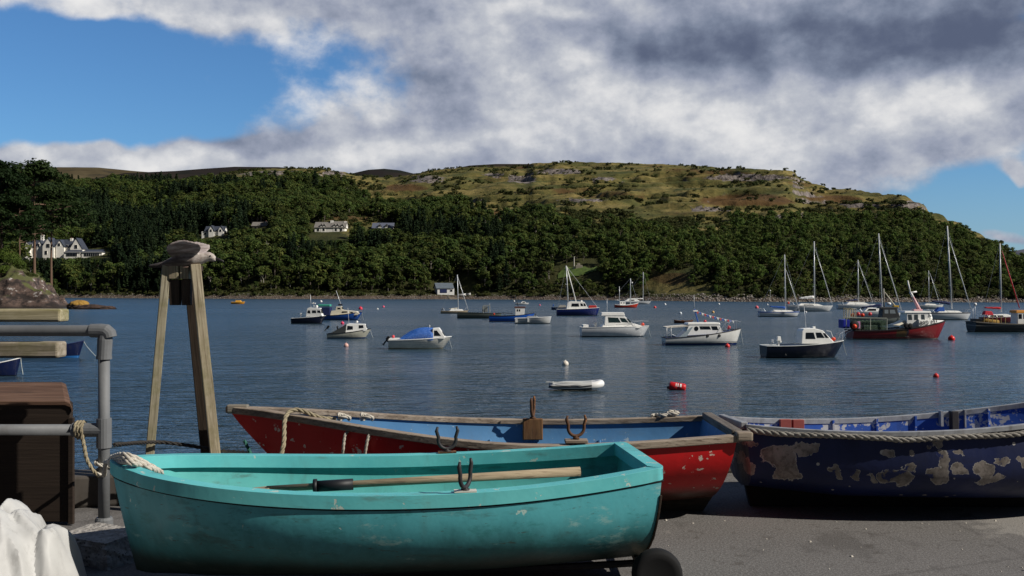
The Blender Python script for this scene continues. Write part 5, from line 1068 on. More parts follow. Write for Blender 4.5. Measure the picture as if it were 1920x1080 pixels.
def worn_paint(name,base,dark,under,chip=.66,chips=4.0,grime=.5,grimec=(.03,.035,.025),rough=.35,streak=.3,low=None,lowc=(.02,.022,.016),big=False,scratch=0,algae=0):
    m,g,b=mat(name); co=g.coord(); x,y,z=g.xyz(co)
    n1=g.noise(co,1.6,5,.6); n2=g.noise(co,chips,7,.68,.3); n3=g.noise(g.vscale(co,(1,1,.25)),9,5,.65); n4=g.noise(co,22,4,.6); n5=g.noise(g.vscale(co,(.35,1,1.6)),6,6,.7)
    c=g.mix(g.ss(n1,.3,.7),base,dark)
    c=g.mix(g.mul(g.ss(n3,.52,.74),streak),c,grimec)
    c=g.mix(g.mul(g.ss(n5,.56,.70),grime),c,grimec)
    if big:
        # flaked sheets of paint: big lobed patches low down the side
        nx_=g.noise(co,4.5,5,.6); nz_=g.noise(g.vadd(co,(9,3,5)),4.5,5,.6); xw=g.add(x,g.mul(g.sub(nx_,.5),.30)); zw=g.add(z,g.mul(g.sub(nz_,.5),.22)); fld=0.0
        for (bx,bz,rx,rz) in big:
            a_=g.m('DIVIDE',g.sub(xw,bx),rx); b_=g.m('DIVIDE',g.sub(zw,bz),rz); fld=g.m('MAXIMUM',fld,g.sub(1.0,g.add(g.mul(a_,a_),g.mul(b_,b_))))
        mk=g.ss(g.add(fld,g.mul(g.sub(n4,.5),.30)),.22,.27); v2=g.voro(g.vadd(co,(1.2,4,2)),7.0); mk=g.m('MAXIMUM',mk,g.ss(g.add(v2,g.mul(g.sub(n2,.5),.3)),.10,.085,0,1))
        uc=g.mix(g.ss(n2,.35,.65),tuple(q*1.35 for q in under),tuple(q*.45 for q in under)); uc=g.mix(g.mul(g.ss(n4,.5,.62),.7),uc,(.10,.085,.07)); uc=g.mix(g.ss(fld,.24,.42,1,0),uc,(.40,.38,.35)); uc=g.mix(g.ss(n2,.60,.62),uc,base); c=g.mix(mk,c,uc)
        bm_=g.sub(mk,0); 
    else:
        mk=g.ss(g.add(n2,g.mul(g.sub(n4,.5),.30)),chip,chip+.02); c=g.mix(mk,c,under)
    if scratch:
        sc_=g.noise(g.vscale(g.vadd(co,(0,0,0)),(2.2,2.2,16)),5.0,4,.7); c=g.mix(g.mul(g.mul(g.ss(sc_,.655,.675),g.ss(n1,.42,.52)),scratch),c,(.6,.56,.5))
    if algae:
        n6=g.noise(g.vscale(co,(1,1,.6)),3.2,6,.7); am=g.mul(g.ss(g.add(z,g.mul(g.sub(n6,.5),.42)),.22,.50,1,0),algae); c=g.mix(am,c,(.012,.075,.072))
        n7=g.noise(g.vscale(g.vadd(co,(4,0,2)),(1,1,2.6)),3.0,7,.72); c=g.mix(g.mul(g.ss(n7,.56,.66),.55),c,(.30,.47,.43)); c=g.mix(g.mul(g.ss(n7,.44,.36),.5),c,(.025,.17,.165))
        n8=g.noise(g.vscale(g.vadd(co,(1,6,2)),(3,3,14)),4.0,4,.7); c=g.mix(g.mul(g.ss(n8,.64,.68),.7),c,(.05,.06,.04))
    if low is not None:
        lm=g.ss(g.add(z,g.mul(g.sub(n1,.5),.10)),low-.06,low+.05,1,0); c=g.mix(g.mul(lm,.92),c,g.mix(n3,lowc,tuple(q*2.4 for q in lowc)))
    g.put(b.inputs['Base Color'],c); g.put(b.inputs['Roughness'],g.lin(n3,.3,.7,rough,rough+.25)); b.inputs['Specular IOR Level'].default_value=.35
    g.put(b.inputs['Normal'],g.bump(g.add(g.mul(n1,1.2),g.add(g.mul(mk,-.10),g.mul(n4,.08))),.35,.02)); return m
# ================================================================== open boats
class Open:
    """clinkerless open boat; local +x is the bow"""
    def __init__(s,name,label,stern,bow,group='open boats drawn up on the quay'):
        st,bw=Vector(stern),Vector(bow); d=bw-st; s.L=Vector((d.x,d.y)).length; s.root=empty(name,((st.x+bw.x)/2,(st.y+bw.y)/2,Q),math.atan2(d.y,d.x),label,'boat',group)
    def shape(s,B,sh,keel,sw=.75,tm=.42,pw=2.2,full=3.0,r=1.7,rake=.12,tr_rake=.04,bowpow=.80,deadrise=None,bul=2.6):
        s.B,s.sh,s.keel,s.sw,s.tm,s.pw,s.full,s.r,s.rake,s.trr,s.bp,s.bul=B,sh,keel,sw,tm,pw,full,r,rake,tr_rake,bowpow,bul
    def bm_(s,t):
        if t<s.tm: return s.sw+(1-s.sw)*math.sin(t/s.tm*math.pi/2)
        return max(0.0,1-((t-s.tm)/(1-s.tm))**s.bul)**s.bp
    def sheer(s,t):
        if callable(s.sh): return float(s.sh(t))
        a,b,c=s.sh; return a*(1-t)*(1-2*t)+b*4*t*(1-t)+c*t*(2*t-1)
    def pt(s,t,v,sd,inset=0,zoff=0):
        z1=s.sheer(t)+zoff; k=np.interp(t,[q[0] for q in s.keel],[q[1] for q in s.keel])+inset
        p=s.full-(s.full-1.35)*max(0,(t-s.tm)/(1-s.tm))**1.5 if t>s.tm else s.full
        w_=max(0,s.bm_(t)*s.B/2-inset)*(max(0,1-v**p))**(1/s.r); z=z1+(k-z1)*v
        x=-s.L/2+s.L*t-s.rake*(v**1.2)*t**6+s.trr*v*(1-t)**8-(inset if t>.93 else -inset if t<.02 else 0)
        return (x,sd*w_,z)
    def shell(s,name,m,inset=0,N=34,M_=14,top=0.0,vmax=1.0,floor=None,transom=True,parent=None,flip=False,zoff=0):
        vs=[];fs=[];W=M_+1
        for i in range(N+1):
            t=i/N
            for sd in (-1,1):
                for j in range(W):
                    p=s.pt(t,(j/M_)**1.0*vmax,sd,inset,zoff); 
                    if floor is not None and p[2]<floor: p=(p[0],p[1],floor)
                    vs.append(p)
        for i in range(N):
            for sd in (0,1):
                for j in range(M_):
                    a=(i*2+sd)*W+j;b=((i+1)*2+sd)*W+j; q=(a,b,b+1,a+1); fs.append(q if sd==0 else q[::-1])
        if transom: fs.append(tuple(range(W))+tuple(W+j for j in range(M_,-1,-1)))
        me=bpy.data.meshes.new(name); me.from_pydata(vs,[],fs); me.update(); bm=bmesh.new(); bm.from_mesh(me); bmesh.ops.remove_doubles(bm,verts=bm.verts,dist=1e-4); bmesh.ops.dissolve_degenerate(bm,edges=bm.edges,dist=1e-5); bmesh.ops.recalc_face_normals(bm,faces=bm.faces); bm.to_mesh(me); bm.free()
        me.materials.append(m); o=bpy.data.objects.new(name,me); COL.objects.link(o); o.parent=parent or s.root; autosmooth(o,48); return o
    def loop(s,N=60,inset=0,zoff=0,smooth=0,t0=0):
        P=[Vector(s.pt(t0+(1-t0)*i/N,0,1,inset,zoff)) for i in range(N+1)]; Q_=[Vector((p.x,-p.y,p.z)) for p in P[-2::-1]]; P=P+Q_
        a,b=P[-1],P[0]; P+= [a.lerp(b,k/8) for k in range(1,8)]
        for _ in range(smooth):
            o=[]
            for i in range(len(P)): p,q=P[i],P[(i+1)%len(P)]; o+=[p*.75+q*.25,p*.25+q*.75]
            P=o
        return P
    def rim(s,name,m,P,out,inn,up,lip_o,lip_i,closed=True,bevel=.006,parent=None):
        """inverted-U capping swept along the sheer"""
        n=len(P); vs=[]; K=6
        for i,p in enumerate(P):
            a=P[i-1] if (closed or i>0) else p; b=P[(i+1)%n] if (closed or i<n-1) else p
            t=b-a; t.z=0; t.normalize(); nr=Vector((t.y,-t.x,0)); 
            c=Vector((0,0,p.z)); cen=Vector((0,0,0))
            if (Vector((p.x,p.y,0))).dot(nr)<0: nr=-nr
            for (o_,z_) in ((out,-lip_o),(out,up),(-inn,up),(-inn,-lip_i),(-inn+.012,-lip_i),(out-.012,-lip_o)): vs.append(p+nr*o_+Vector((0,0,z_)))
        fs=[]
        for i in range(n if closed else n-1):
            j=(i+1)%n
            for k in range(K): fs.append((i*K+k,i*K+(k+1)%K,j*K+(k+1)%K,j*K+k))
        if not closed: fs+=[tuple(range(K)),tuple((n-1)*K+k for k in range(K))[::-1]]
        o=MB().addf(vs,fs).build(name,m,parent or s.root); autosmooth(o,35)
        if bevel: bv=o.modifiers.new('bevel','BEVEL'); bv.width=bevel; bv.segments=2; bv.limit_method='ANGLE'; bv.angle_limit=R(50)
        return o
def rowlock(parent,loc,rot,m,sc=1.0,pm=None):
    P=[]
    for k in range(13):
        a=R(-215+250*k/12-0); P.append(Vector((.052*math.cos(a),0,.075+.055*math.sin(a))))
    P=[Vector((-.058,0,.150)),Vector((-.066,0,.125))]+[Vector((.055*math.cos(R(a)),0,.07+.055*math.sin(R(a)))) for a in range(165,376,15)]+[Vector((.066,0,.125)),Vector((.058,0,.150))]
    mb=MB(); mb.tube([p*sc for p in P],[.007*sc]+[.011*sc]*(len(P)-2)+[.007*sc],8); mb.tube([(0,0,-.07*sc),(0,0,.02*sc)],.012*sc,8); mb.lathe([(.022*sc,-.006*sc),(.022*sc,.008*sc)],10)
    o=mb.build('rowlock',m,parent,smooth=True); o.location=loc; o.rotation_euler=rot; return o
def rope(name,pts,r,m,label,group=None,n=10,cat='rope',twist=9.0,parent=None):
    C_=crom(pts,n); mb=MB(); ln=0; prev=None; S_=[[],[],[]]
    fr=[]
    for i,p in enumerate(C_):
        t=((C_[min(i+1,len(C_)-1)]-C_[max(i-1,0)])).normalized()
        u=(prev-t*prev.dot(t)) if prev is not None else (t.orthogonal()); u.normalize(); prev=u; fr.append((p,u,t.cross(u)))
    # resample finely for the lay
    out=[[],[],[]]
    for i in range(len(fr)-1):
        p0,u0,w0=fr[i];p1,u1,w1=fr[i+1]; L=(p1-p0).length; k=max(1,int(L/(r*.9)))
        for q in range(k):
            f=q/k; p=p0.lerp(p1,f);u=u0.lerp(u1,f).normalized();w_=w0.lerp(w1,f).normalized(); a=(ln+L*f)/(r*twist)*2*math.pi
            for s_ in range(3):
                an=a+s_*2.094; out[s_].append(p+(u*math.cos(an)+w_*math.sin(an))*r*.52)
        ln+=L
    for s_ in range(3): mb.tube(out[s_],r*.56,5)
    o=mb.build(name,m,parent,smooth=True)
    return tag(o,label,cat,group) if label else o
RUST=worn_paint('rust_iron',(.10,.045,.02),(.05,.025,.014),(.22,.09,.03),.55,14,.3,rough=.7); IRON=worn_paint('dark_iron',(.02,.02,.022),(.035,.03,.03),(.09,.05,.03),.68,16,.3,rough=.5)
ROPEW=wood('white_rope',(.42,.39,.33),(.62,.58,.50),(.30,.26,.20),0,3); ROPET=wood('tan_rope',(.24,.20,.13),(.38,.33,.22),(.15,.12,.08),0,3); ROPED=wood('dark_rope',(.02,.018,.016),(.05,.045,.04),(.03,.03,.03),0,3); ROPEG=wood('green_rope',(.02,.10,.08),(.05,.17,.13),(.02,.05,.04),0,3)
GW=wood('weathered_gunwale',(.20,.155,.115),(.36,.30,.235),(.07,.05,.038),0,1.0); OARW=wood('oar_wood',(.25,.195,.125),(.37,.30,.20),(.15,.11,.075),0,.8)
# ---- turquoise dinghy
tq=Open('rowing_dinghy','turquoise moulded dinghy in front with an oar inside, nearest of the three boats',(.73,5.60,0),(-2.115,5.25,0))
tq.shape(1.22,(.66,.585,.69),[(0,.11),(.3,.085),(.85,.075),(.97,.09),(1,.11)],sw=.71,tm=.40,full=3.2,r=1.85,rake=.13,tr_rake=.055,bul=2.9,bowpow=.66)
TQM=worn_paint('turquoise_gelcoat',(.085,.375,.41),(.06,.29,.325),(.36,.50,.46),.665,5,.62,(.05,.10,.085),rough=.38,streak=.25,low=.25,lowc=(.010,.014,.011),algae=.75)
TQR=worn_paint('turquoise_rim',(.13,.50,.50),(.085,.40,.42),(.42,.52,.46),.63,9,.55,(.10,.14,.11),rough=.42,streak=.2)
TQI=worn_paint('turquoise_inside',(.10,.42,.40),(.07,.33,.32),(.30,.40,.34),.68,7,.55,(.06,.08,.06),rough=.5,streak=.35)
o=tq.shell('hull',TQM,0,44,18); tq.shell('interior',TQI,.035,44,16,floor=.24,zoff=-.004)
LP=tq.loop(60,inset=.012,zoff=.0,smooth=2); tq.rim('gunwale',TQR,LP,.024,.058,.010,.056,.060,bevel=.010)
LP2=tq.loop(60,inset=-.0005,zoff=-.060,smooth=0); 
mb=MB(); mb.tube([p+Vector((p.x*0,0,0)) for p in LP2],.0055,5,True); mb.build('seam',paint('#0d1414',.8),tq.root)
# skin seams at bow, thwart, rowlocks
MB().box((.10,0,.36),(.26,1.04,.035)).build('thwart',TQI,tq.root,bevel=.008)
MB().box((-1.16,0,.40),(.30,.80,.035)).build('stern_thwart',TQI,tq.root,bevel=.008)
WHP=paint('#c9c6bb',.6,0,.1,10,.5)
def on_rim(b,px,side):
    """t on the boat where a rim point shows at photo column px"""
    best=None
    for i in range(400):
        t=i/400; p=b.root.matrix_basis@Vector(b.pt(t,0,side)); c=960+p.x/p.y*F
        if best is None or abs(c-px)<best[0]: best=(abs(c-px),t)
    return best[1]
bpy.context.view_layer.update()
t=on_rim(tq,872,1); p=Vector(tq.pt(t,0,1)); pl=MB().box((p.x,p.y-.02,p.z+.016),(.11,.05,.008)).build('rowlock_plate',WHP,tq.root); rowlock(tq.root,(p.x,p.y-.02,p.z+.02),(0,0,R(58)),IRON,.98)
t=on_rim(tq,838,-1); p=Vector(tq.pt(t,0,-1)); MB().box((p.x,p.y+.02,p.z+.016),(.11,.05,.008)).build('rowlock_plate',RUST,tq.root); rowlock(tq.root,(p.x,p.y+.02,p.z+.02),(0,0,R(8)),IRON,1.0)
MB().box((1.40,0,.665),(.05,.05,.03)).build('bow_cleat',IRON,tq.root,bevel=.01)
# transom edge trim
MB().tube([Vector(tq.pt(0,v/12,1))+Vector((-.004,.004,0)) for v in range(3,12)],.007,5).build('transom_edge',paint('#3b2f24',.8),tq.root)
# oar lying in it
a=px3(500,917,5.36);b_=px3(1088,884,5.52)
oa=empty('oar',a,0,'long pale wooden oar with a black collar lying inside the turquoise dinghy','oar'); D=b_-a; ux=D.normalized()
def seg(q0,q1,r0,r1,nm,m_,n=10): 
    M=[ux*(D.length*q0),ux*(D.length*(q0+q1)/2),ux*(D.length*q1)]; o=MB().tube(M,[r0,(r0+r1)/2,r1],n).build(nm,m_,oa,smooth=True); return o
seg(0,1,.017,.026,'shaft',OARW); seg(.155,.27,.030,.031,'collar',paint('#15171b',.55)); seg(.145,.157,.040,.040,'collar_flange',paint('#15171b',.55))
MB().beam(ux*(D.length*-.30)+Vector((0,0,-.03)),ux*(D.length*.01),.10,.018).build('blade',OARW,oa,bevel=.006)
b2=px3(560,914,5.25); 
# ---- launching trolley under the stern
tr=empty('launching_trolley',(.744,5.11,Q),0,'launching trolley with black rubber wheels under the turquoise dinghy stern','trolley')
for y in (0,.95):
    o=MB().lathe([(.03,-.035),(.085,-.04),(.112,-.045),(.128,-.03),(.131,0),(.128,.03),(.112,.045),(.085,.04),(.03,.035)],28,Matrix.Rotation(R(90),3,'X')).build('wheel',paint('#0c0c0d',.85,0,.2,20),tr,smooth=True); o.location=(0,y,.131)
MB().tube([(0,.04,.131),(0,.91,.131)],.016,8).build('axle',RUST,tr); MB().tube([(0,.3,.11),(-.5,.34,.07),(-1.5,.28,.05)],.020,8).build('drawbar',IRON,tr); MB().beam((-.05,.08,.125),(-.05,.45,.125),.06,.03).build('bunk',GW,tr)
# ---- red boat
rd=Open('rowing_boat','red wooden rowing boat with blue inside and grey timber gunwales, middle of the three',(1.50,7.17,0),(-2.02,7.10,0))
RSH=np.poly1d(np.polyfit([0,.2,.43,.58,.71,.85,1],[.605,.575,.565,.605,.65,.70,.745],4))
rd.shape(1.27,RSH,[(0,.10),(.25,.04),(.8,.06),(.93,.16),(1,.36)],sw=.80,tm=.42,full=2.3,r=1.7,rake=.34,tr_rake=.10,bul=1.35,bowpow=1.12)
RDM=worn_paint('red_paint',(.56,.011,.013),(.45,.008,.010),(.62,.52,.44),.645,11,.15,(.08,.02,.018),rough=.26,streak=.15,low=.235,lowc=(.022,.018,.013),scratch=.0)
RDI=worn_paint('blue_inside',(.085,.235,.44),(.06,.18,.36),(.30,.40,.48),.64,10,.35,(.12,.17,.2),rough=.5,streak=.3)
rd.shell('hull',RDM,0,40,16); rd.shell('interior',RDI,.03,40,14,floor=.14,zoff=-.004)
LPr=[p for p in rd.loop(60,inset=.0)]
rd.rim('gunwale',GW,rd.loop(60,inset=.004)[:121],.030,.042,.012,.036,.028,closed=False,bevel=.006)
zt=rd.sheer(0); hb=rd.bm_(0)*rd.B/2
MB().box((-rd.L/2-.005,0,zt+.012),(.075,hb*2-.07,.058)).build('transom_cap',wood('dark_plank',(.10,.085,.07),(.19,.165,.14),(.045,.038,.032),1,1.0),rd.root,bevel=.008)
MB().box((-rd.L/2-.10+.06,hb+.0,zt+.004),(.11,.085,.062)).build('gunwale_end',GW,rd.root,bevel=.012)
MB().box((rd.L/2-.065,0,rd.sheer(1)-.006),(.15,.065,.062)).build('stem_head',wood('stem_wood',(.13,.12,.10),(.24,.21,.17),(.04,.09,.08),0,1.0),rd.root,bevel=.01)
kp=[(-rd.L/2+.12,.11),(-rd.L/2+.55,.05),(rd.L/2-.75,.06),(rd.L/2-.62,.13),(-rd.L/2+.3,.20)]
kp=[(-rd.L/2+.13,.0),(rd.L/2-.9,.0),(rd.L/2-.45,.12),(rd.L/2-.5,.25),(-rd.L/2+.02,.30),(-rd.L/2+.05,.12)]
MB().prism(kp,-.03,.03).build('keel',wood('keel_wood',(.03,.022,.016),(.075,.05,.035),(.015,.012,.01),0,1.0),rd.root,bevel=.006)
for i,x in enumerate((-.95,-.1,.65)):
    t=(x+rd.L/2)/rd.L; MB().box((x,0,.36),(.2,rd.bm_(t)*rd.B*.74,.03)).build('thwart',RDI if i!=1 else GW,rd.root,bevel=.006)
    for sd in (-1,1):
        P=[Vector(rd.pt(t,v/10,sd,.036)) for v in range(3,9)]; MB().tube(P,.010,5).build('rib',RDI,rd.root)
CONC=paint('#6e5440',.85,0,.25,8,.4)
t=on_rim(rd,1080,1); p=Vector(rd.pt(t,0,1)); MB().box((p.x,p.y-.01,p.z+.032),(.15,.09,.022)).build('rowlock_pad',GW,rd.root,bevel=.005); rowlock(rd.root,(p.x,p.y-.01,p.z+.05),(0,0,R(12)),RUST,1.0)
t=on_rim(rd,998,-1); p=Vector(rd.pt(t,0,-1)); MB().box((p.x,p.y+.085,p.z-.055),(.155,.05,.165)).build('rowlock_block',wood('rusty_block',(.13,.06,.025),(.22,.12,.05),(.06,.035,.02),2,1.0),rd.root,bevel=.008); rowlock(rd.root,(p.x,p.y+.085,p.z+.03),(0,0,R(78)),RUST,1.08)
t=on_rim(rd,845,1)
# ropes on the red boat
def rimp(b,px,sd,dz=0,dy=0): p=b.root.matrix_basis@Vector(b.pt(on_rim(b,px,sd),0,sd)); return p+Vector((0,dy,dz))
p=rimp(rd,560,1,.035,-.01)
rope('rope',[px3(630,786,6.98),px3(600,783,6.93),p+Vector((-.02,.02,.015)),p+Vector((-.08,-.06,-.03)),px3(532,832,6.72),px3(522,868,6.68)],.016,ROPET,'pale green tan rope draped over the red boat bow gunwale',cat='rope')
for i,(a_,b__,lab) in enumerate([((648,814),(643,862),'short frayed rope end hanging on the red boat side, left of two'),((692,816),(684,862),'short frayed rope end hanging on the red boat side, right of two')]):
    q=px3(a_[0],a_[1],rimp(rd,a_[0],1).y-.02); rope('rope_end',[q+Vector((.03,.05,.02)),q,px3((a_[0]+b__[0])/2-2,(a_[1]+b__[1])/2,q.y-.01),px3(b__[0],b__[1],q.y+.02)],.011,ROPEW,lab,cat='rope')
for i,px in enumerate((645,688)):
    q=px3(px,787,6.95); P=[q+Vector((.04*math.cos(a*1.3),.035*math.sin(a*1.3),.012*math.sin(a*2.1)+.004*a)) for a in range(9)]; rope('rope_knot',P,.013,ROPEW,('smaller' if i==0 else 'larger')+' pale rope knot on the blue inside edge of the red boat bow',n=5,cat='rope')
q=rimp(rd,1262,-1,.016); P=[q+Vector((-.16+.03*a if a<4 else .045*math.cos(a*1.7),.04*math.sin(a*1.7),.0035*a)) for a in range(10)]; rope('rope_coil',P,.014,ROPEW,'bundle of white rope on the far stern gunwale of the red boat',n=5)
rope('mooring_rope',[px3(484,858,7.02),px3(462,849,7.05),px3(440,847,7.1),px3(408,845,7.14)],.014,ROPEW,'white mooring rope stretched from the red bow to the timber frame')
rope('rope',[px3(458,826,7.0),px3(463,836,6.99),px3(470,852,6.98),px3(476,880,6.98)],.012,ROPEG,'green rope tied low on the red boat stem')
rope('rope',[px3(400,843,7.18),px3(330,832,7.12),px3(285,829,7.02),px3(212,834,6.5)],.014,ROPED,'dark rope running from the railing post past the timber frame')
# ---- blue boat
bl=Open('rowing_boat','dark blue rowing boat with flaking paint and a rope fender, right of the red one',(1.63,7.33,0),(4.95,7.28,0))
bl.shape(1.32,(.595,.60,.90),[(0,.13),(.2,.075),(.6,.06),(.85,.14),(1,.45)],sw=.66,tm=.42,full=4.6,r=2.5,rake=.35,tr_rake=.06,bul=2.3)
bl.root.location.z+=.02; bl.root.rotation_euler=(R(-3.4),0,bl.root.rotation_euler.z)
def bq(px,py,rx,ry,d=6.85): return ((px-960)*d/F-3.29,H-(py-540)*d/F-Q-.02,rx*d/F,ry*d/F)
BIG=[bq(1462,858,34,26),bq(1480,885,24,30),bq(1502,845,26,14),bq(1515,848,14,12),bq(1415,885,14,20),bq(1410,842,10,8),bq(1565,893,12,11),bq(1604,897,9,13),bq(1628,902,8,8),bq(1655,900,20,16),bq(1678,902,26,18),bq(1700,886,12,10),bq(1657,858,15,11),bq(1694,858,8,8),bq(1748,870,14,26),bq(1745,900,22,18),bq(1780,885,18,9),bq(1782,853,12,6),bq(1826,880,20,20),bq(1862,872,18,14),bq(1840,900,34,8),bq(1903,868,14,12),bq(1745,836,8,10),bq(1730,842,8,4)]
BLM=worn_paint('flaking_blue_hull',(.010,.019,.085),(.006,.012,.05),(.24,.21,.185),.60,5,.25,(.012,.012,.02),rough=.4,streak=.2,low=.06,lowc=(.05,.04,.025),big=BIG)
BLI=worn_paint('blue_inner_paint',(.026,.095,.40),(.018,.068,.30),(.48,.47,.45),.535,4.2,.3,(.015,.03,.10),rough=.45,streak=.3)
bl.shell('hull',BLM,0,40,16); bl.shell('interior',BLI,.032,40,14,floor=.25,zoff=-.004)
BGW=paint('#8b8d90',.6,0,.3,12,.5)
bl.rim('gunwale',BGW,bl.loop(60,inset=.004)[:121],.018,.034,.012,.022,.03,closed=False,bevel=.004)
MB().box((-bl.L/2+.0,0,bl.sheer(0)+.0),(.05,bl.bm_(0)*bl.B-.06,.05)).build('transom_cap',BGW,bl.root,bevel=.006)
MB().prism([(-bl.L/2+.12,-.03),(bl.L/2-.9,-.03),(bl.L/2-.45,.20),(bl.L/2-.5,.3),(-bl.L/2+.08,.2),(-bl.L/2+.09,.10)],-.03,.03).build('keel',paint('#1c1714',.85),bl.root)
RDK=worn_paint('red_lead',(.36,.085,.06),(.28,.06,.045),(.45,.3,.25),.70,12,.3,(.1,.03,.02),rough=.6)
def inner(b,px,sd,v,ins=.05): 
    t=on_rim(b,px,sd); return Vector(b.pt(t,v,sd,ins))
for px,w_,mm in ((1468,.11,RDK),(1492,.11,RDK)):
    p=inner(bl,px,1,.13,.055); MB().box((p.x,p.y,p.z),(w_*.8,.05,.13)).build('knee',mm,bl.root,bevel=.004)
p=inner(bl,1782,1,.05,.05); MB().box((p.x,p.y,p.z-.035),(.055,.07,.15)).build('rowlock_block',IRON,bl.root,bevel=.005); MB().box((p.x-.10,p.y,p.z-.02),(.02,.05,.12)).build('bracket',BGW,bl.root); MB().box((p.x+.09,p.y+.01,p.z-.02),(.012,.04,.14)).build('bracket',BGW,bl.root)
for px in (1560,1640,1712,1850):
    t=on_rim(bl,px,1); P=[Vector(bl.pt(t,v/10,1,.04)) for v in range(0,8)]; MB().tube(P,.012,5).build('rib',BLI,bl.root)
for x in (-.9,.2,1.0):
    t=(x+bl.L/2)/bl.L; MB().box((x,0,.38),(.2,bl.bm_(t)*bl.B*.70,.03)).build('thwart',BLI if x<.9 else RDK,bl.root,bevel=.006)
P=[Vector(bl.pt(t/30,.055+.012*math.sin(t*.9)+(.02 if 8<t<20 else 0),-1))+Vector((0,-.022,0)) for t in range(0,31)]
o=rope('rope_fender',P,.021,wood('grey_rope',(.20,.185,.16),(.36,.34,.30),(.10,.09,.075),0,3),None,n=3,parent=bl.root,twist=7)
# ================================================================== timber A-frame with the gull
AW=wood('post_timber',(.23,.19,.125),(.38,.33,.235),(.12,.09,.055),2,.8,green=.45); AWG=wood('post_timber_mossy',(.22,.195,.135),(.34,.305,.22),(.11,.09,.06),2,.8,green=.5); AWD=wood('post_timber_shaded',(.035,.025,.018),(.07,.05,.035),(.02,.015,.012),2,.8)  # darkest timber: shade of rear leg and block bottoms put into its colour
dA=7.12; af=empty('timber_a_frame',px3(345,950,dA)*Vector((1,1,0)) if False else (px3(345,900,dA).x,dA,Q),0,'weathered timber A frame of splayed posts that the gull stands on','post')
def lp(px,py,d): v=px3(px,py,d); return v-Vector(af.location)
def leg(p0,p1,wd,dp,m_,nm='leg',rz=0):
    P0,P1=Vector(p0),Vector(p1); e=P1+(P1-P0)*((P1.z)/(P0.z-P1.z)) ; L=(P0-e).length
    o=MB().box((0,0,L/2),(wd,dp,L)).build(nm,m_,af,bevel=.005); o.location=e; z=(P0-e).normalized(); y=Vector((0,1,0)); x=y.cross(z).normalized(); y=z.cross(x); o.rotation_euler=(Matrix((x,y,z)).transposed()@Matrix.Rotation(R(rz),3,'Z')).to_euler(); return o
leg(lp(312.5,497,dA),lp(280.5,857,dA),.060,.05,AWG,rz=22); leg(lp(366,495.5,dA-.03),lp(404,855,dA-.03),.070,.055,AW,rz=24); leg(lp(354,500,dA+.10),lp(388,855,dA+.12),.075,.05,AWD)
for px,w_,m_ in ((328,.070,AW),(348,.062,AW)):
    c=lp(px,510,dA+.01); MB().box((c.x,c.y,c.z+.0),(w_,.07,.10)).build('head_block',m_,af,bevel=.004); c=lp(px+(1 if px<340 else 3),548,dA+.02); MB().box((c.x,c.y,c.z+.0),(w_*.98,.06,.185),taper=1.12).build('hanging_plank',AWD,af,bevel=.004)
MB().box((lp(338,500,dA).x,.06,lp(338,503,dA).z),(.26,.10,.04)).build('cap',AWD,af,bevel=.004)
# ---- gull
gp=px3(348,489,dA); gu=empty('young_gull',gp,R(0),'brown speckled young gull with half raised wings perched on the timber frame','bird')
k=dA/F
def gx(px): return (px-348)*k
def gz(py): return (489-py)*k
bm=bmesh.new()
st_=[(279,499,.014,.010),(292,498,.026,.016),(306,496,.030,.022),(322,491,.044,.036),(338,487,.060,.052),(352,485,.066,.060),(366,484,.060,.058),(378,483,.046,.048),(386,482,.036,.038),(393,481,.032,.033),(400,483,.028,.028),(405,486,.016,.016)]
n=16; rings=[]
for (px,py,ry,rz) in st_:
    rings.append([bm.verts.new((gx(px),ry*math.cos(2*math.pi*q/n),gz(py)+rz*math.sin(2*math.pi*q/n))) for q in range(n)])
for a,b_ in zip(rings,rings[1:]):
    for q in range(n): bm.faces.new((a[q],a[(q+1)%n],b_[(q+1)%n],b_[q]))
bm.faces.new(rings[0][::-1]); bm.faces.new(rings[-1])
def wing(sd):
    # chordwise outline raised above the back: root on the shoulder, folded wrist forward, tips trailing
    R_=[[(370,478,.030),(326,482,.030)],[(380,472,.07),(322,477,.07)],[(386,465,.10),(321,470,.10)],[(384,458,.12),(324,463,.13)],[(362,454,.14),(332,458,.14)]]
    vs=[]
    for (a,b_) in R_:
        row=[]
        for q in range(5):
            f=q/4; x=gx(a[0]+(b_[0]-a[0])*f); y=sd*(a[2]+(b_[2]-a[2])*f); z=gz(a[1]+(b_[1]-a[1])*f)+.012*math.sin(math.pi*f); row.append((x,y,z))
        vs.append(row)
    T=.008; top=[[bm.verts.new((x,y,z+T*(1-.4*abs(q-1)/3))) for q,(x,y,z) in enumerate(r)] for r in vs]; bot=[[bm.verts.new((x,y,z-T)) for (x,y,z) in r] for r in vs]
    for i in range(len(vs)-1):
        for q in range(4):
            bm.faces.new((top[i][q],top[i][q+1],top[i+1][q+1],top[i+1][q])); bm.faces.new((bot[i][q],bot[i+1][q],bot[i+1][q+1],bot[i][q+1]))
    m_=len(vs)-1
    for i in range(m_):
        bm.faces.new((top[i][0],top[i+1][0],bot[i+1][0],bot[i][0])); bm.faces.new((top[i][4],bot[i][4],bot[i+1][4],top[i+1][4]))
    for q in range(4):
        bm.faces.new((top[0][q],bot[0][q],bot[0][q+1],top[0][q+1])); bm.faces.new((top[m_][q],top[m_][q+1],bot[m_][q+1],bot[m_][q]))
wing(-1); wing(1)
bmesh.ops.recalc_face_normals(bm,faces=bm.faces); me=bpy.data.meshes.new('body'); bm.to_mesh(me); bm.free()
m_,g,bs=mat('gull_plumage'); co=g.coord(); x,y,z=g.xyz(co); n1_=g.noise(g.vscale(co,(.6,1,1)),38,4,.65); n2_=g.noise(g.vscale(co,(.25,1,1.4)),30,4,.6)
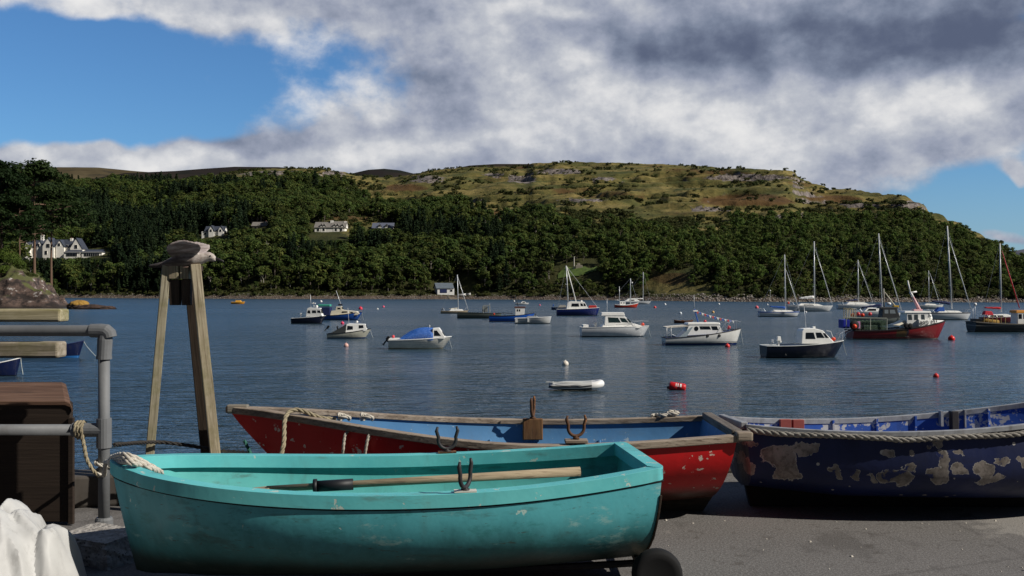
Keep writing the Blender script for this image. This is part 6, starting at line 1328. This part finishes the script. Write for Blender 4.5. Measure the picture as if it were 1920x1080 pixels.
c=g.mix(g.ss(n2_,.40,.62),(.10,.076,.066),(.25,.205,.18)); head=g.ss(g.add(x,g.mul(z,-.2)),.045,.09); c=g.mix(head,c,g.mix(g.ss(n1_,.42,.64),(.46,.41,.37),(.28,.23,.20)))
wingm=g.ss(z,.045,.062); c=g.mix(wingm,c,g.mix(g.ss(n2_,.42,.6),(.22,.175,.16),(.42,.36,.345))); tail=g.ss(x,-.15,-.20,0,1); c=g.mix(tail,c,g.mix(g.ss(z,.0,.012),(.022,.018,.018),(.20,.17,.155))); under=g.mul(g.ss(x,.03,-.02,0,1),g.ss(z,-.01,.03,1,0)); c=g.mix(g.mul(under,.6),c,(.05,.04,.038))  # rear of the body darkened in colour as shade under the wings
g.put(bs.inputs['Base Color'],c); bs.inputs['Roughness'].default_value=.85
me.materials.append(m_); bo=bpy.data.objects.new('body',me); COL.objects.link(bo); bo.parent=gu
rm=bo.modifiers.new('join','REMESH'); rm.mode='VOXEL'; rm.voxel_size=.006; rm.use_smooth_shade=True; sm=bo.modifiers.new('smooth','SMOOTH'); sm.iterations=6; sm.factor=.5
BK=paint('#2a2422',.4); MB().tube([(gx(401),0,gz(484.5)),(gx(411),0,gz(487)),(gx(418),0,gz(489.5)),(gx(420),0,gz(491.5))],[.013,.009,.006,.003],8).build('beak',BK,gu,smooth=True)
for sd in (-1,1):
    o=MB().lathe([(.0015,-.005),(.005,-.003),(.006,0),(.005,.003),(.0015,.005)],8).build('eye',paint('#0a0a0a',.1),gu,smooth=True); o.location=(gx(396.5),sd*.0285,gz(480))
for sd in (-1,1): MB().tube([(gx(350),sd*.025,gz(492)),(gx(350),sd*.025,gz(500))],.006,6).build('leg',paint('#8a7468',.6),gu); MB().box((gx(352),sd*.025,gz(500.5)),(.045,.03,.006),taper=.8).build('foot',paint('#8a7468',.6),gu)
# ================================================================== railing
GAL=worn_paint('galvanised',(.17,.175,.18),(.115,.12,.125),(.36,.36,.35),.72,18,.3,(.07,.065,.06),rough=.5,streak=.35)
dR=6.45; rl=empty('railing',(px3(195,1000,dR).x,dR,Q),0,'grey galvanised pipe railing with clamped corner at the left','railing')
zt=px3(0,620,dR).z-Q; zm=px3(0,806,dR).z-Q; r=.036
MB().tube([(0,0,.02),(0,0,zt-.04)],r,16).build('post',GAL,rl,smooth=True); MB().tube([(-2.6,0,.02),(-2.6,0,zt)],r,16).build('post',GAL,rl,smooth=True)
MB().tube([(-3.4,0,zt),(-.02,0,zt)],r,16).build('top_rail',GAL,rl,smooth=True); MB().tube([(-3.4,0,zm),(-.04,0,zm)],r,16).build('mid_rail',GAL,rl,smooth=True)
e_=MB(); e_.tube([(-.085,0,zt),(-.02,0,zt),(.012,0,zt-.004),(.030,0,zt-.02),(.036,0,zt-.045)],[.044,.046,.048,.048,.046],16); e_.tube([(.012,0,zt+.0),(.006,0,zt-.06),(0,0,zt-.18)],[.040,.047,.046],16); e_.lathe([(.049,zt-.185),(.049,zt-.165)],16); e_.build('elbow_clamp',GAL,rl); autosmooth(rl.children[-1],45)
t_=MB(); t_.tube([(0,0,zm-.115),(0,0,zm+.075)],.047,16); t_.tube([(-.20,0,zm),(0,0,zm)],.046,16); t_.build('tee_clamp',GAL,rl); autosmooth(rl.children[-1],45)
MB().lathe([(.056,0),(.056,.10),(.048,.115),(.036,.115)],16).build('base_socket',GAL,rl); autosmooth(rl.children[-1],45)
MB().lathe([(.056,0),(.056,.10),(.048,.115),(.036,.115)],16).build('base_socket',GAL,rl).location=(-2.6,0,0)
# rope on the mid rail
xr=px3(150,806,dR).x; P=[]
for a in range(22):
    an=a/21*math.pi*2*2.6; P.append(Vector((xr-.02+.05*a/21,dR+.05*math.cos(an),Q+zm+.05*math.sin(an))))
P+=[px3(158,838,dR-.05),px3(163,862,dR-.05),px3(175,882,dR-.05),px3(188,893,dR-.03),Vector((px3(196,893,dR).x+.01,dR+.06,px3(0,890,dR).z))]
rope('rope',P,.013,ROPET,'frayed tan rope wound round the middle rail and hanging to the post',n=4)
# white painter over the turquoise bow
bowp=tq.root.matrix_basis@Vector(tq.pt(.985,0,1)); ps=Vector((px3(195,860,dR).x,dR,0))
for i,(dz,off,lab) in enumerate([(.05,0,'white painter rope looped from the railing over the turquoise bow, top strand'),(.025,.03,'white painter rope over the turquoise bow, middle strand'),(.0,.055,'white painter rope over the turquoise bow, lowest strand')]):
    P=[px3(203+i*2,866+3*i,5.4),px3(214,856+6*i,5.25),px3(232+2*i,852+7*i,5.12-.02*i),px3(252,858+6*i,5.12-.03*i),px3(272-4*i,868+3*i,5.2-.03*i),px3(290-4*i,878,5.22-.04*i),px3(306-6*i,888,5.28)]
    rope('painter_rope',P,.0145,ROPEW,lab,'painter rope on the turquoise bow',n=8)
P=[Vector((ps.x+.05*math.cos(a),dR+.05*math.sin(a),px3(0,856,dR).z-.01*a)) for a in [q*.6 for q in range(0,20)]]+[px3(198,868,5.9),px3(204,866,5.4)]
rope('rope_hitch',P,.013,ROPEW,'white rope hitch wound round the railing post behind the turquoise bow',n=3)
# ================================================================== timber fender beams
FW=wood('mossy_beam',(.30,.26,.15),(.44,.39,.26),(.17,.15,.06),0,.6,green=.65); FW2=wood('grey_beam',(.24,.20,.15),(.38,.33,.26),(.14,.12,.07),0,.6,green=.45)
dF=9.3; fe=empty('timber_fender',(px3(-60,600,dF).x,dF,0),0,'mossy timber fender of two beams jutting in from the left edge','fender'); k=dF/F
for (x1,y0,y1,m_,dy) in ((122,579,603,FW,0),(112,641,671,FW2,.06)):
    xa=(-420+60)*k; xb=(x1+60)*k; za=H+(540-y0)*k; zb=H+(540-y1)*k
    MB().box(((xa+xb)/2,dy,(za+zb)/2),(xb-xa,.20,za-zb)).build('beam',m_,fe,bevel=.022)
for xx in (-.35,-1.5): MB().box((xx,.24,2.3),(.2,.2,5.6)).build('pile',AWD,fe,bevel=.01)
# ================================================================== brown wooden box
dB=6.72; bx_=empty('wooden_box',(px3(0,900,dB).x-.3,dB,Q),0,'big dark brown plywood box with a rounded corner behind the railing','box')
xr=px3(137,850,dB).x-bx_.location.x; zt0=px3(0,752,dB).z-Q; zt1=px3(0,716,dB+.36).z-Q
BXW=wood('box_ply',(.026,.018,.013),(.036,.025,.018),(.020,.013,.010),0,.5); BXT=wood('box_top',(.085,.045,.028),(.15,.088,.058),(.04,.024,.016),0,.6)
MB().prism([(-2.2,.02),(xr-.02,.02),(xr-.02,zt0-.03),(xr-.035,zt0-.008),(xr-.06,zt0),(-2.2,zt0)],0,.05).build('front_panel',BXW,bx_,bevel=.006)
MB().beam((xr-.04,.05,.42),(xr-.22,.36,.42),.03,.80).build('side_panel',BXW,bx_)
vs=[(-2.2,-.012,zt0),(xr-.05,-.012,zt0),(xr-.015,-.012,zt0-.015),(xr-.0,-.012,zt0-.05),(-2.2,.36,zt1),(xr-.24,.36,zt1),(xr-.21,.36,zt1-.015),(xr-.20,.36,zt1-.05)]
vs+= [(x,y+(.0),z-.028) for x,y,z in vs]
MB().addf(vs,[(0,1,5,4),(1,2,6,5),(2,3,7,6),(8,12,13,9),(9,13,14,10),(10,14,15,11),(0,8,9,1),(1,9,10,2),(2,10,11,3),(4,5,13,12),(5,6,14,13),(6,7,15,14),(3,11,15,7),(0,4,12,8)]).build('lid',BXT,bx_,bevel=.006)
MB().box((xr-.008,-.008,zt0/2-.05),(.035,.03,zt0-.12)).build('corner_post',BXW,bx_,bevel=.004)
# ================================================================== stone block
bm=bmesh.new(); bmesh.ops.create_cube(bm,size=1); bmesh.ops.subdivide_edges(bm,edges=bm.edges,cuts=14,use_grid_fill=True)
for v in bm.verts:
    x,y,z=v.co; v.co=Vector((x*.42*(1-.10*(z+.5)),y*.30,z*.165)); 
    rough_=(1 if (x<-.1 and y<.45) or y<-.45 else .25)*(1 if z<.48 else .2); n_=(float(fbm(x*6+3,y*6+z*7,5,4))-.5)*.085*rough_
    v.co+=Vector((x,y,0)).normalized()*n_+Vector((0,0,n_*.25))
me=bpy.data.meshes.new('stone_block'); bm.to_mesh(me); bm.free(); m_,g,bs=mat('concrete_block'); co=g.coord(); n_=g.noise(co,14,6,.7); v_=g.voro(co,38); c=g.mix(g.ss(n_,.3,.7),(.20,.185,.165),(.38,.355,.32)); c=g.mix(g.ss(v_,.1,.35,1,0),c,(.12,.105,.095)); g.put(bs.inputs['Base Color'],c); bs.inputs['Roughness'].default_value=.95; g.put(bs.inputs['Normal'],g.bump(g.add(n_,g.mul(v_,.6)),.8,.02)); me.materials.append(m_)
o=bpy.data.objects.new('stone_block',me); COL.objects.link(o); v=px3(176,1025,5.75); o.location=(v.x,5.85,Q+.082); o.rotation_euler=(R(2),R(2),R(-24)); autosmooth(o,35); tag(o,'broken grey concrete block between the white sack and the turquoise bow','block')
m_,g,bs=mat('splinter'); 
o=MB().box((0,0,.012),(.16,.05,.02),taper=.6).build('wood_splinter',GW,bevel=.003); v=px3(160,998,6.0); o.location=(v.x,6.0,v.z-.01); o.rotation_euler=(0,R(-8),R(20)); tag(o,'flat sliver of pale wood lying on top of the concrete block','wood scrap')
# ================================================================== white sack
NX,NY=190,150; SHX,SHY=.18,-.54; sx=np.linspace(-3.16,-2.09,NX); sy=np.linspace(4.23,5.63,NY); A,B=np.meshgrid(sx,sy)
def hump(cx_,cy_,rx,ry,h_,p=1.35): q=((A-SHX-cx_)/rx)**2+((B-SHY-cy_)/ry)**2; return h_*np.clip(1-q,0,None)**(1/p)
hm=np.maximum.reduce([hump(-2.72,5.56,.27,.42,.50),hump(-2.53,5.60,.165,.26,.385),hump(-2.95,5.24,.34,.36,.30),hump(-2.72,5.15,.22,.26,.24),hump(-3.1,5.7,.35,.36,.26)])
cre=0; rc=random.Random(5)
wx=A+(fbm(A*1.6,B*1.6,3)-.5)*.5; wy=B+(fbm(A*1.6,B*1.6,9)-.5)*.5
for i in range(26):                                  # sharp folds in many directions
    an=rc.uniform(0,3.14); fq=rc.uniform(2.5,9); ph=rc.random(); u_=(wx*math.cos(an)+wy*math.sin(an))*fq+ph; tri=np.abs(u_-np.floor(u_)-.5)*2
    cre=cre+(tri-.5)*(.085/fq)*sst(fbm(A*2.2+i*7,B*2.2,i+50),.34,.52)
cre=cre+(fbm(A*26,B*26,31,2)-.5)*.006
hs=np.where(hm>.004,hm+cre*np.clip(hm/.07,0,1.2),-.03)
SX=A+(fbm(A*4,B*4,61,3)-.5)*.10; SY=B+(fbm(A*3,B*3,44)-.5)*.10
o=gridmesh('plastic_sack',np.stack([SX,SY,Q+hs],-1),paint('#b2b2b0',.55,0,.10,7,.30)); autosmooth(o,20)
bm=bmesh.new(); bm.from_mesh(o.data); bmesh.ops.delete(bm,geom=[f for f in bm.faces if max(v.co.z for v in f.verts)<Q+.004],context='FACES'); bm.to_mesh(o.data); bm.free()
sd_=o.modifiers.new('thick','SOLIDIFY'); sd_.thickness=.004
tag(o,'crumpled white plastic sack on the ground at the lower left','sack')
# small stones and litter on the asphalt
rr=random.Random(3); gm_=MB()
for i in range(45):
    x=rr.uniform(.7,4.2); y=rr.uniform(5.1,6.9); s_=rr.choice([.004,.005,.006,.008,.012]); gm_.box((x,y,Q+s_*.3),(s_*rr.uniform(1,2.2),s_*rr.uniform(.8,1.6),s_*.7),Matrix.Rotation(rr.uniform(0,3),3,'Z'),0,.6)
tag(gm_.build('grit',paint('#b9b2a6',.9,0,.3,3)),'scattered grit and paint flakes on the asphalt','grit',kind='stuff')
